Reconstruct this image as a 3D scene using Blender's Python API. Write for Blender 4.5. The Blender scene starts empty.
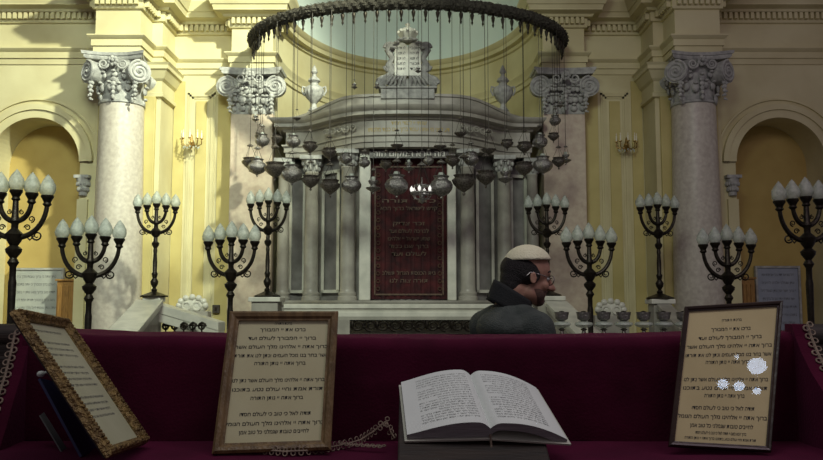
import bpy, bmesh, math, random
from mathutils import Vector, Matrix, noise
R = random.Random(7)
C = bpy.context.scene.collection
PI = math.pi
EYE = 2.1                       # eye height above the hall floor; everything below is written relative to the eye
F = 790.0
TH = math.radians(5.0)
CT, ST = math.cos(TH), math.sin(TH)
XC = -0.06

def V(*a): return Vector(a)
def P(px, py, d):               # point at depth d along the lens axis
    x = (px-411.5)/F*d; y = (230-py)/F*d
    return V(x, d*CT - y*ST, d*ST + y*CT)
def W(px, py, D):               # point at distance D straight ahead
    x = (px-411.5)/F; y = (230-py)/F
    t = D/(CT - y*ST)
    return V(x*t, D, (ST + y*CT)*t)
def kz(py, D): return W(411.5, py, D).z

# ------------------------------------------------------------------ materials
MATS = {}
def mat(name, c1, c2=None, scale=6, rough=.6, bump=0, metal=0, detail=6, sheen=0, spec=.5, bscale=None, stretch=None, contrast=(.35, .65), coat=0):
    m = bpy.data.materials.new(name); m.use_nodes = True
    nt = m.node_tree; b = nt.nodes['Principled BSDF']
    b.inputs['Roughness'].default_value = rough; b.inputs['Metallic'].default_value = metal
    b.inputs['Specular IOR Level'].default_value = spec
    b.inputs['Base Color'].default_value = (*c1, 1)
    if sheen:
        b.inputs['Sheen Weight'].default_value = sheen; b.inputs['Sheen Roughness'].default_value = .4
        b.inputs['Sheen Tint'].default_value = (min(1, c1[0]*6+.2), c1[1]*6+.1, c1[2]*6+.2, 1)
    if coat: b.inputs['Coat Weight'].default_value = coat
    tc = nt.nodes.new('ShaderNodeTexCoord'); mp = nt.nodes.new('ShaderNodeMapping')
    nt.links.new(tc.outputs['Object'], mp.inputs[0])
    if stretch: mp.inputs['Scale'].default_value = stretch
    if c2:
        n = nt.nodes.new('ShaderNodeTexNoise'); n.inputs['Scale'].default_value = scale; n.inputs['Detail'].default_value = detail
        r = nt.nodes.new('ShaderNodeValToRGB')
        r.color_ramp.elements[0].color = (*c1, 1); r.color_ramp.elements[1].color = (*c2, 1)
        r.color_ramp.elements[0].position = contrast[0]; r.color_ramp.elements[1].position = contrast[1]
        nt.links.new(mp.outputs[0], n.inputs[0]); nt.links.new(n.outputs[0], r.inputs[0]); nt.links.new(r.outputs[0], b.inputs['Base Color'])
    if bump:
        n2 = nt.nodes.new('ShaderNodeTexNoise'); n2.inputs['Scale'].default_value = bscale or scale*4; n2.inputs['Detail'].default_value = 4
        bp = nt.nodes.new('ShaderNodeBump'); bp.inputs['Strength'].default_value = bump; bp.inputs['Distance'].default_value = .02
        nt.links.new(mp.outputs[0], n2.inputs[0]); nt.links.new(n2.outputs[0], bp.inputs['Height']); nt.links.new(bp.outputs[0], b.inputs['Normal'])
    MATS[name] = m
    return m
mat('cream_plaster', (.66, .61, .37), (.54, .48, .27), 1.2, .75, .15)
mat('yellow_plaster', (.56, .48, .20), (.47, .39, .15), 1.5, .7, .12)
mat('ochre_plaster', (.52, .39, .13), (.42, .30, .09), 1.3, .8, .15)
mat('dome_plaster', (.76, .86, .82), (.66, .78, .75), .8, .8, .1)
mat('column_marble', (.58, .54, .46), (.40, .35, .30), 16, .4, .05, detail=12, contrast=(.3, .8))
mat('pilaster_marble', (.58, .50, .38), (.44, .34, .26), 12, .45, .05, detail=12, contrast=(.3, .8))
mat('capital_stone', (.46, .46, .43), (.28, .28, .27), 12, .6, .3)
mat('ark_marble', (.41, .39, .335), (.28, .265, .23), 4, .4, .08, detail=9)
mat('ark_panel', (.25, .24, .23), (.17, .16, .155), 5, .4, .05, detail=9)
mat('white_marble', (.70, .69, .60), (.54, .54, .47), 5, .35, .05)
mat('bronze', (.035, .028, .02), (.015, .012, .01), 20, .4, .2, metal=.7)
mat('garland', (.07, .062, .045), (.02, .018, .014), 60, .6, .8, metal=.3, bscale=90)
mat('silver', (.42, .40, .38), (.16, .15, .15), 14, .32, .5, metal=.85, bscale=60)
mat('dark_silver', (.26, .23, .21), (.09, .08, .07), 14, .35, .5, metal=.85, bscale=60)
mat('brass', (.55, .38, .15), (.28, .18, .07), 12, .35, .3, metal=.9)
mat('wire', (.05, .045, .04), None, rough=.5, metal=.6)
mat('flame_glass', (.66, .70, .64), (.44, .48, .44), 25, .25, .3)
mat('velvet', (.066, .003, .020), (.046, .0022, .014), 9, .9, .12, sheen=.32, spec=.15, bscale=160)
mat('curtain_velvet', (.075, .010, .012), (.022, .004, .006), 6, .85, .4, sheen=.2, bscale=40)
mat('gold_thread', (.13, .08, .045), (.07, .04, .03), 30, .6)
mat('braid', (.30, .23, .17), (.17, .12, .09), 40, .7, .2)
mat('wood_frame', (.20, .125, .05), (.11, .065, .025), 9, .45, .2, stretch=(6, 6, 1))
mat('dark_frame', (.035, .018, .012), (.02, .01, .008), 9, .35, .1)
mat('gilt_frame', (.30, .20, .07), (.13, .08, .03), 60, .45, .8, metal=.35, bscale=110)
mat('parchment', (.60, .57, .35), (.52, .48, .28), 5, .8)
mat('parchment_warm', (.60, .50, .27), (.50, .41, .21), 5, .8)
mat('parchment_green', (.46, .47, .31), (.39, .40, .25), 5, .8)
mat('ink', (.02, .018, .015), None, rough=.8)
mat('grey_ink', (.12, .12, .12), None, rough=.8)
mat('gilt_ink', (.40, .30, .10), None, rough=.5)
mat('pale_letters', (.62, .60, .55), None, rough=.5)
mat('paper', (.72, .76, .72), (.66, .70, .67), 8, .8)
mat('page_edge', (.44, .44, .44), (.26, .26, .27), 20, .8, .3, stretch=(1, 1, 30))
mat('book_cover', (.50, .50, .42), None, rough=.6)
mat('dark_wood', (.030, .018, .012), (.012, .008, .006), 6, .65, .15, stretch=(1, 8, 8))
mat('orange_wood', (.36, .19, .05), (.24, .12, .03), 10, .5, .1, stretch=(8, 8, 1))
mat('plaque_stone', (.42, .44, .40), (.34, .36, .34), 4, .5)
mat('blue_plaque', (.32, .35, .42), (.26, .29, .36), 4, .5)
mat('blue_card', (.04, .055, .16), (.03, .04, .12), 4, .6)
mat('floor_stone', (.16, .14, .11), (.11, .09, .07), 2, .5, .1)
mat('skin', (.48, .27, .19), (.40, .21, .145), 30, .55, .1, bscale=200)
mat('hair', (.018, .014, .014), (.01, .008, .008), 90, .6, .8, bscale=260)
mat('beard', (.22, .125, .09), (.14, .08, .06), 120, .7, .8, bscale=400)
mat('jacket', (.075, .088, .080), (.045, .056, .052), 18, .85, .5, bscale=160)
mat('collar', (.015, .017, .018), None, rough=.85, bump=.3, bscale=200)
mat('trousers', (.03, .03, .035), None, rough=.9)
mat('shoe_leather', (.012, .01, .01), None, rough=.4)
mat('cream_cloth', (.88, .86, .62), (.80, .77, .54), 15, .8, .4, bscale=150)
mat('candle', (.75, .72, .6), None, rough=.5)
mat('switch_plate', (.05, .04, .03), None, rough=.5)
def glass_mat():
    m = bpy.data.materials.new('pane_glass'); m.use_nodes = True; nt = m.node_tree; nt.nodes.clear()
    o = nt.nodes.new('ShaderNodeOutputMaterial'); mx = nt.nodes.new('ShaderNodeMixShader')
    t = nt.nodes.new('ShaderNodeBsdfTransparent'); g = nt.nodes.new('ShaderNodeBsdfGlossy'); geo = nt.nodes.new('ShaderNodeNewGeometry')
    g.inputs['Roughness'].default_value = .02; vm = nt.nodes.new('ShaderNodeVectorMath'); vm.operation = 'DOT_PRODUCT'
    nt.links.new(geo.outputs['Normal'], vm.inputs[0]); nt.links.new(geo.outputs['Incoming'], vm.inputs[1])
    prev = vm.outputs['Value']
    for op, k in (('ABSOLUTE', None), ('SUBTRACT', 'inv'), ('POWER', 5), ('MULTIPLY', .96), ('ADD', .04)):
        q = nt.nodes.new('ShaderNodeMath'); q.operation = op
        if k == 'inv': q.inputs[0].default_value = 1; nt.links.new(prev, q.inputs[1])
        else:
            nt.links.new(prev, q.inputs[0])
            if k is not None: q.inputs[1].default_value = k
        prev = q.outputs[0]
    nt.links.new(prev, mx.inputs[0]); nt.links.new(t.outputs[0], mx.inputs[1]); nt.links.new(g.outputs[0], mx.inputs[2]); nt.links.new(mx.outputs[0], o.inputs[0])
    MATS['pane_glass'] = m
    m = bpy.data.materials.new('lamp_glass'); m.use_nodes = True
    b = m.node_tree.nodes['Principled BSDF']; b.inputs['Emission Color'].default_value = (.62, .76, 1, 1); b.inputs['Emission Strength'].default_value = 15
    MATS['lamp_glass'] = m
    m = bpy.data.materials.new('tiny_light'); m.use_nodes = True
    b = m.node_tree.nodes['Principled BSDF']; b.inputs['Emission Color'].default_value = (1, .97, .9, 1); b.inputs['Emission Strength'].default_value = .7
    MATS['tiny_light'] = m
glass_mat()
_m = MATS['flame_glass']; _t = _m.node_tree; _b = _t.nodes['Principled BSDF']; _mx = _t.nodes.new('ShaderNodeMixShader'); _tr = _t.nodes.new('ShaderNodeBsdfTransparent')
_tr.inputs[0].default_value = (.92, .95, .92, 1); _mx.inputs[0].default_value = .42
_t.links.new(_b.outputs[0], _mx.inputs[1]); _t.links.new(_tr.outputs[0], _mx.inputs[2]); _t.links.new(_mx.outputs[0], _t.nodes['Material Output'].inputs[0])

# ------------------------------------------------------------------ mesh builder
class MB:
    def __init__(s): s.v = []; s.f = []
    def add(s, vs, fs):
        n = len(s.v); s.v += [Vector(v) for v in vs]; s.f += [tuple(i+n for i in f) for f in fs]; return s
    def box(s, x0, x1, y0, y1, z0, z1, M=None):
        vs = [V(x, y, z) for x in (x0, x1) for y in (y0, y1) for z in (z0, z1)]
        if M: vs = [M @ v for v in vs]
        return s.add(vs, [(0, 1, 3, 2), (4, 6, 7, 5), (0, 4, 5, 1), (2, 3, 7, 6), (0, 2, 6, 4), (1, 5, 7, 3)])
    def grid(s, rows, wrap=False, capa=False, capb=False):
        n = len(rows[0]); vs = [v for r in rows for v in r]; fs = []
        for i in range(len(rows)-1):
            for j in range(n if wrap else n-1):
                k = (j+1) % n
                fs.append((i*n+j, i*n+k, (i+1)*n+k, (i+1)*n+j))
        if capa: fs.append(tuple(range(n))[::-1])
        if capb: fs.append(tuple((len(rows)-1)*n+j for j in range(n)))
        return s.add(vs, fs)
    def lathe(s, prof, seg=20, c=(0, 0, 0), M=None, arc=1.0, fn=None):
        c = Vector(c); rows = []
        for r, z in prof:
            row = []
            for j in range(seg):
                a = 2*PI*j/seg; rr = r*(fn(a, z) if fn else 1)
                p = c + V(rr*math.cos(a), rr*math.sin(a), z)
                row.append(M @ p if M else p)
            rows.append(row)
        return s.grid(rows, True, prof[0][0] > 1e-5, prof[-1][0] > 1e-5)
    def tube(s, pts, r, seg=8, cap=True):
        pts = [Vector(p) for p in pts]; rows = []; up = None
        for i, p in enumerate(pts):
            t = (pts[min(i+1, len(pts)-1)] - pts[max(i-1, 0)])
            if t.length < 1e-9: t = V(0, 0, 1)
            t.normalize()
            if up is None:
                up = t.cross(V(0, 0, 1)) if abs(t.z) < .9 else t.cross(V(1, 0, 0))
            a = (up - t*up.dot(t)).normalized(); up = a; b = t.cross(a)
            rr = r[i] if isinstance(r, (list, tuple)) else (r(i) if callable(r) else r)
            rows.append([p + a*math.cos(2*PI*j/seg)*rr + b*math.sin(2*PI*j/seg)*rr for j in range(seg)])
        return s.grid(rows, True, cap, cap)
    def ell(s, c, r, seg=16, rings=10, M=None):
        c = Vector(c); rows = []
        for i in range(rings+1):
            a = PI*i/rings; ss = max(math.sin(a), 1e-3)
            row = [V(r[0]*ss*math.cos(2*PI*j/seg), r[1]*ss*math.sin(2*PI*j/seg), -r[2]*math.cos(a)) for j in range(seg)]
            rows.append([c + (M @ v if M else v) for v in row])
        return s.grid(rows, True, True, True)
    def torus(s, c, Rr, r, M=None, seg=14, sub=6, a0=0, a1=2*PI):
        c = Vector(c); pts = []
        full = abs(a1-a0-2*PI) < 1e-6; rows = []
        for i in range(seg + (0 if full else 1)):
            a = a0+(a1-a0)*i/seg; d = V(math.cos(a), math.sin(a), 0)
            row = [d*(Rr+r*math.cos(2*PI*j/sub)) + V(0, 0, r*math.sin(2*PI*j/sub)) for j in range(sub)]
            rows.append([c + (M @ v if M else v) for v in row])
        if full: rows.append(rows[0])
        return s.grid(rows, True)
    def sweep(s, path, prof, cap=False):
        rows = []; n = len(path)
        for i, p in enumerate(path):
            def nr(a, b):
                d = Vector((b[0]-a[0], b[1]-a[1])).normalized(); return Vector((d.y, -d.x))
            n1 = nr(path[i-1], p) if i > 0 else None; n2 = nr(p, path[i+1]) if i < n-1 else None
            if n1 is None: m = n2
            elif n2 is None: m = n1
            else: m = (n1+n2)/max(.25, 1+n1.dot(n2))
            rows.append([V(p[0]+m.x*q, p[1]+m.y*q, z) for q, z in prof])
        return s.grid(rows, False, cap, cap)
    def build(s, name, m, parent=None, smooth=False, bevel=0, off=None, merge=True):
        me = bpy.data.meshes.new(name)
        if off is None:
            if parent is not None: off = parent.location.copy() if parent.parent is None else parent.parent.location.copy()
            else:
                xs = [v.x for v in s.v]; ys = [v.y for v in s.v]; off = V((min(xs)+max(xs))/2, (min(ys)+max(ys))/2, min(v.z for v in s.v))
        me.from_pydata([v-off for v in s.v], [], s.f)
        bm = bmesh.new(); bm.from_mesh(me)
        if merge: bmesh.ops.remove_doubles(bm, verts=bm.verts, dist=1e-5)
        bmesh.ops.recalc_face_normals(bm, faces=bm.faces)
        bm.to_mesh(me); bm.free()
        if smooth:
            me.polygons.foreach_set('use_smooth', [True]*len(me.polygons))
            try: me.set_sharp_from_angle(angle=math.radians(40))
            except Exception: pass
        me.materials.append(MATS[m] if isinstance(m, str) else m)
        o = bpy.data.objects.new(name, me); C.objects.link(o)
        if parent is not None: o.parent = parent
        else: o.location = off
        if bevel:
            md = o.modifiers.new('soft', 'BEVEL'); md.width = bevel; md.segments = 2; md.limit_method = 'ANGLE'
        return o
def thing(name, label, cat, loc=(0, 0, 0), group=None):
    o = bpy.data.objects.new(name, None); C.objects.link(o); o.location = loc; o.empty_display_size = .1
    o['label'] = label; o['category'] = cat
    if group: o['group'] = group
    return o
def tag(o, label, cat, group=None):
    o['label'] = label; o['category'] = cat
    if group: o['group'] = group
    return o
def struct(o): o['kind'] = 'structure'; return o
def copy_tree(o, parent=None):
    c = o.copy(); C.objects.link(c); c.parent = parent
    for ch in list(o.children): copy_tree(ch, c)
    return c

# ------------------------------------------------------------------ text
_tc = {}
def text2d(s, bold=0.0):
    key = (s, bold)
    if key in _tc: return _tc[key]
    cu = bpy.data.curves.new('writing', 'FONT'); cu.body = s[::-1]; cu.size = 1; cu.resolution_u = 4 if bold > .005 else 1; cu.offset = bold
    o = bpy.data.objects.new('writing', cu); C.objects.link(o)
    dg = bpy.context.evaluated_depsgraph_get()
    me = bpy.data.meshes.new_from_object(o.evaluated_get(dg))
    vs = [(v.co.x, v.co.y) for v in me.vertices]; fs = [tuple(p.vertices) for p in me.polygons]
    bpy.data.objects.remove(o); bpy.data.curves.remove(cu); bpy.data.meshes.remove(me)
    if vs:
        x0 = min(v[0] for v in vs); x1 = max(v[0] for v in vs); w = max(x1-x0, 1e-3)
        vs = [((v[0]-x0), v[1]) for v in vs]
    else: w = 1
    _tc[key] = (vs, fs, w); return _tc[key]
def put_text(mb, s, fn, cx, y, width, height, bold=.012):     # fn maps (x, y) of the plane to 3D
    vs, fs, w = text2d(s, bold)
    k = width/w
    mb.add([fn(cx-width/2+a*k, y+b*height) for a, b in vs], fs)

BL = ['ברכת התורה', 'ברכו את יי המבורך', 'ברוך יי המבורך לעולם ועד', 'ברוך אתה יי אלהינו מלך העולם אשר',
      'אשר בחר בנו מכל העמים ונתן לנו את תורתו', 'ברוך אתה יי נותן התורה', 'ברוך אתה יי אלהינו מלך העולם אשר נתן לנו',
      'תורת אמת וחיי עולם נטע בתוכנו', 'ברוך אתה יי נותן התורה', 'תודה לאל כי טוב כי לעולם חסדו', 'ברוך אתה יי אלהינו מלך העולם הגומל',
      'לחייבים טובות שגמלני כל טוב אמן', 'ברוך הבא בשם יי']
WORDS = ' '.join(BL).split()
def rline(n):
    s = ''
    while len(s) < n: s += R.choice(WORDS)+' '
    return s[:n].strip()

# ------------------------------------------------------------------ setting
FL = -EYE
struct(MB().box(-11, 11, -3, 20, FL-.2, FL).build('floor', 'floor_stone'))
AR, AD = 2.28, 3.1
apse = [(XC-AR*math.cos(t*PI/36), 13.3+AD*math.sin(t*PI/36)) for t in range(37)]
def mir(pts): return [(2*XC-x, y) for x, y in reversed(pts)]
left_low = [(XC-5.12, 12.8), (XC-5.12, 12.72), (XC-4.05, 12.72), (XC-4.05, 13.4), (XC-AR, 13.4), (XC-AR, 13.3)]
left_top = [(XC-9.5, 12.8), (XC-4.93, 12.8), (XC-4.93, 12.15), (XC-4.22, 12.15), (XC-4.22, 12.72), (XC-4.05, 12.72), (XC-4.05, 13.4), (XC-2.98, 13.4), (XC-2.98, 13.03), (XC-AR, 13.03)]
Z0, Z1, Z2, Z3, Z4 = 3.87, 4.14, 4.60, 4.80, 5.10
AXC, ARAD, ASPR = 6.10, .73, 2.24           # side arch
def side_wall(sg, name):
    # outer wall with an arched opening, niche behind it, pilaster and panelled wall
    mb = MB(); cx = XC+sg*AXC; y = 12.8; yb = 13.4
    X = lambda a: XC+sg*a
    def q(a, b, z0, z1, yy=y): mb.add([V(a, yy, z0), V(b, yy, z0), V(b, yy, z1), V(a, yy, z1)], [(0, 1, 2, 3)])
    q(X(5.12), X(AXC-ARAD), FL, Z0+.05); q(X(AXC+ARAD), X(9.5), FL, Z0+.05)
    n = 32; arc = [(cx+ARAD*math.cos(PI*i/n), ASPR+ARAD*math.sin(PI*i/n)) for i in range(n+1)]
    for i in range(n):
        (a, za), (b, zb) = arc[i], arc[i+1]
        mb.add([V(a, y, za), V(b, y, zb), V(b, y, Z0+.05), V(a, y, Z0+.05)], [(0, 1, 2, 3)])
    prof = [(cx+ARAD, FL)] + arc + [(cx-ARAD, FL)]
    mb.grid([[V(a, y, z) for a, z in prof], [V(a, yb, z) for a, z in prof]])
    # low part: pilaster and inner wall
    pth = left_low if sg < 0 else mir(left_low)
    mb.sweep(pth, [(0, FL), (0, Z0+.05)])
    struct(mb.build(name, 'cream_plaster', merge=True))
    nb = MB(); nb.box(cx-1.1, cx+1.1, yb, yb+.1, FL, 3.2); struct(nb.build('wall_niche_'+('left' if sg < 0 else 'right'), 'ochre_plaster'))
    # archivolt
    ar = MB()
    for r0, r1, d in ((ARAD+.0, ARAD+.13, .05), (ARAD+.13, ARAD+.22, .08), (ARAD+.30, ARAD+.33, .03)):
        rows = []
        for i in range(n+1):
            t = PI*i/n; c, s_ = math.cos(t), math.sin(t)
            rows.append([V(cx+r0*c, y, ASPR+r0*s_), V(cx+r0*c, y-d, ASPR+r0*s_), V(cx+r1*c, y-d, ASPR+r1*s_), V(cx+r1*c, y, ASPR+r1*s_)])
        ar.grid(rows)
    for s2 in (-1, 1):                     # slender jamb strips under the imposts
        a = cx+s2*(ARAD+.075); ar.box(a-.085, a+.085, y-.05, y, FL, 1.62)
    struct(ar.build('trim_'+('1' if sg < 0 else '2'), 'cream_plaster', smooth=True))
    for s2 in (-1, 1):
        a = cx+s2*(ARAD+.075)
        ic = MB(); ic.lathe([(.065, 1.68), (.07, 1.72), (.065, 1.74), (.085, 1.84), (.11, 1.93), (.11, 1.97)], 12, (a, y-.02, 0))
        for k in range(9):
            for rw in range(2):
                an = -PI*k/8; ic.ell((a+.08*math.cos(an)*(1+.25*rw), y-.02+.08*math.sin(an), 1.78+.09*rw), (.022, .022, .04), 6, 5)
        ic.box(a-.12, a+.12, y-.13, y, 1.96, 2.01)
        o = ic.build('impost_capital', 'capital_stone', smooth=True)
        w = ('left' if sg < 0 else 'right'); inn = (s2*sg < 0)
        tag(o, 'small carved impost capital on the %s side of the %s arch' % ('inner' if inn else 'outer', w), 'capital', 'impost capitals')
    # yellow pilaster face and panel
    pf = MB(); a, b = sorted((X(4.12), X(5.05))); pf.box(a, b, 12.66, 12.72, FL, 3.30)
    struct(pf.build('trim_'+('3' if sg < 0 else '4'), 'yellow_plaster', bevel=.01))
    cp = MB(); pp = [(X(5.12), 12.72), (X(4.05), 12.72), (X(4.05), 13.38)]
    if sg > 0: pp = pp[::-1]
    cp.sweep(pp, [(0, 3.28), (.05, 3.30), (.05, 3.36), (.02, 3.38), (.02, 3.56), (.06, 3.60), (.12, 3.72), (.15, 3.74), (.15, 3.80), (.18, 3.84), (0, 3.86)])
    struct(cp.build('trim_'+('5' if sg < 0 else '6'), 'cream_plaster'))
    pn = MB(); c0, c1 = sorted((X(3.32), X(3.80))); z0, z1 = -1.2, 3.55
    for k, (i, d) in enumerate(((0, .018), (.035, .032), (.07, .012))):
        w = .035
        for (xa, xb, za, zb) in ((c0+i, c0+i+w, z0+i, z1-i), (c1-i-w, c1-i, z0+i, z1-i), (c0+i, c1-i, z1-i-w, z1-i), (c0+i, c1-i, z0+i, z0+i+w)):
            pn.box(xa, xb, 13.4-d, 13.4, za, zb)
    struct(pn.build('trim_'+('7' if sg < 0 else '8'), 'cream_plaster'))
    for k, (a0_, a1_) in enumerate(((3.03, 3.27), (3.85, 4.03), (3.47, 3.65))):
        p2 = MB(); a, b = sorted((X(a0_), X(a1_))); p2.box(a, b, 13.375, 13.4, FL, 3.75 if k < 2 else 3.40)
        struct(p2.build('trim_%d' % ((20 if sg < 0 else 30)+k), 'yellow_plaster'))
side_wall(-1, 'wall_left'); side_wall(1, 'wall_right')
aw = MB().sweep(apse, [(0, FL), (0, Z0+.05)])
struct(aw.build('wall_apse', 'cream_plaster', smooth=True))
full = left_top + [(XC-AR, 13.3)] + apse[1:-1] + [(XC+AR, 13.3)] + mir(left_top)
ENT = [(0, Z0), (.02, Z0), (.02, Z0+.10), (.045, Z0+.10), (.045, Z0+.20), (.07, Z0+.22), (.10, Z0+.25), (.10, Z1), (0, Z1+.01), (0, Z2-.04),
       (.04, Z2-.03), (.05, Z2), (.05, Z2+.13), (.12, Z2+.13), (.14, Z2+.17), (.26, Z2+.20), (.26, Z3+.02), (.28, Z3+.08), (.30, Z3+.09), (.33, Z3+.16), (.37, Z3+.24), (.38, Z4), (.0, Z4+.02)]
en = MB()
def clean(path):
    o = [path[0]]
    for p in path[1:]:
        if (p[0]-o[-1][0])**2+(p[1]-o[-1][1])**2 > 1e-6: o.append(p)
    return o
lt2 = left_top + [(XC-AR, 13.42)]
APZ = [(0, Z0), (.03, Z0+.02), (.03, Z0+.10), (.05, Z0+.12), (.05, Z0+.20), (.09, Z0+.25), (.09, Z1), (0, Z1+.01), (0, 4.70), (.04, 4.72), (.05, 4.77), (.14, 4.79), (.14, 4.87), (.17, 4.89), (.20, 4.97), (0, 4.99)]
ap = MB(); ap.sweep(apse, APZ); struct(ap.build('trim_42', 'cream_plaster', smooth=True))
full = []
for pth in (clean(lt2), clean(mir(lt2))):
  en.sweep(pth, ENT, True)
  full = pth
  for i in range(len(full)-1):
      a, b = Vector(full[i]), Vector(full[i+1]); d = b-a; L = d.length; d.normalize(); nn = Vector((d.y, -d.x))
      k = max(1, int(round(L/.09)))
      if L < .12 and i in (0,): continue
      for j in range(k):
          t = (j+.5)*L/k; c = a+d*t
          vs = [V(c.x+d.x*u+nn.x*w, c.y+d.y*u+nn.y*w, z) for u in (-.026, .026) for w in (.03, .115) for z in (Z2+.02, Z2+.125)]
          en.add(vs, [(0, 1, 3, 2), (4, 6, 7, 5), (0, 4, 5, 1), (2, 3, 7, 6), (0, 2, 6, 4), (1, 5, 7, 3)])
struct(en.build('trim_40', 'cream_plaster', merge=False))
# soffit of the entablature over the projecting blocks
so = MB()
for sg in (-1, 1):
    a, b = sorted((XC+sg*4.93, XC+sg*4.22)); so.box(a, b, 12.15, 12.8, Z0-.005, Z0+.02)
    a, b = sorted((XC+sg*2.98, XC+sg*AR)); so.box(a, b, 13.03, 13.4, Z0-.005, Z0+.02)
struct(so.build('trim_41', 'cream_plaster'))
# wall above the cornice with the opening of the half dome
up = MB(); n = 32
arc = [(XC+AR*math.cos(PI*i/n), Z4+AR*math.sin(PI*i/n)) for i in range(n+1)]
for i in range(n):
    (a, za), (b, zb) = arc[i], arc[i+1]
    up.add([V(a, 13.3, za), V(b, 13.3, zb), V(b, 13.3, 9), V(a, 13.3, 9)], [(0, 1, 2, 3)])
for sg in (-1, 1):
    up.add([V(XC+sg*AR, 13.3, Z4), V(XC+sg*9.5, 13.3, Z4), V(XC+sg*9.5, 13.3, 9), V(XC+sg*AR, 13.3, 9)], [(0, 1, 2, 3)])
struct(up.build('wall_upper', 'yellow_plaster'))
dm = MB(); rows = []
for i in range(13):
    p = i/12*PI/2; rows.append([V(XC-AR*math.cos(t*PI/36)*math.cos(p), 13.3+AD*math.sin(t*PI/36)*math.cos(p), 4.96+AR*math.sin(p)) for t in range(37)])
dm.grid(rows); struct(dm.build('ceiling', 'dome_plaster', smooth=True))

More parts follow.
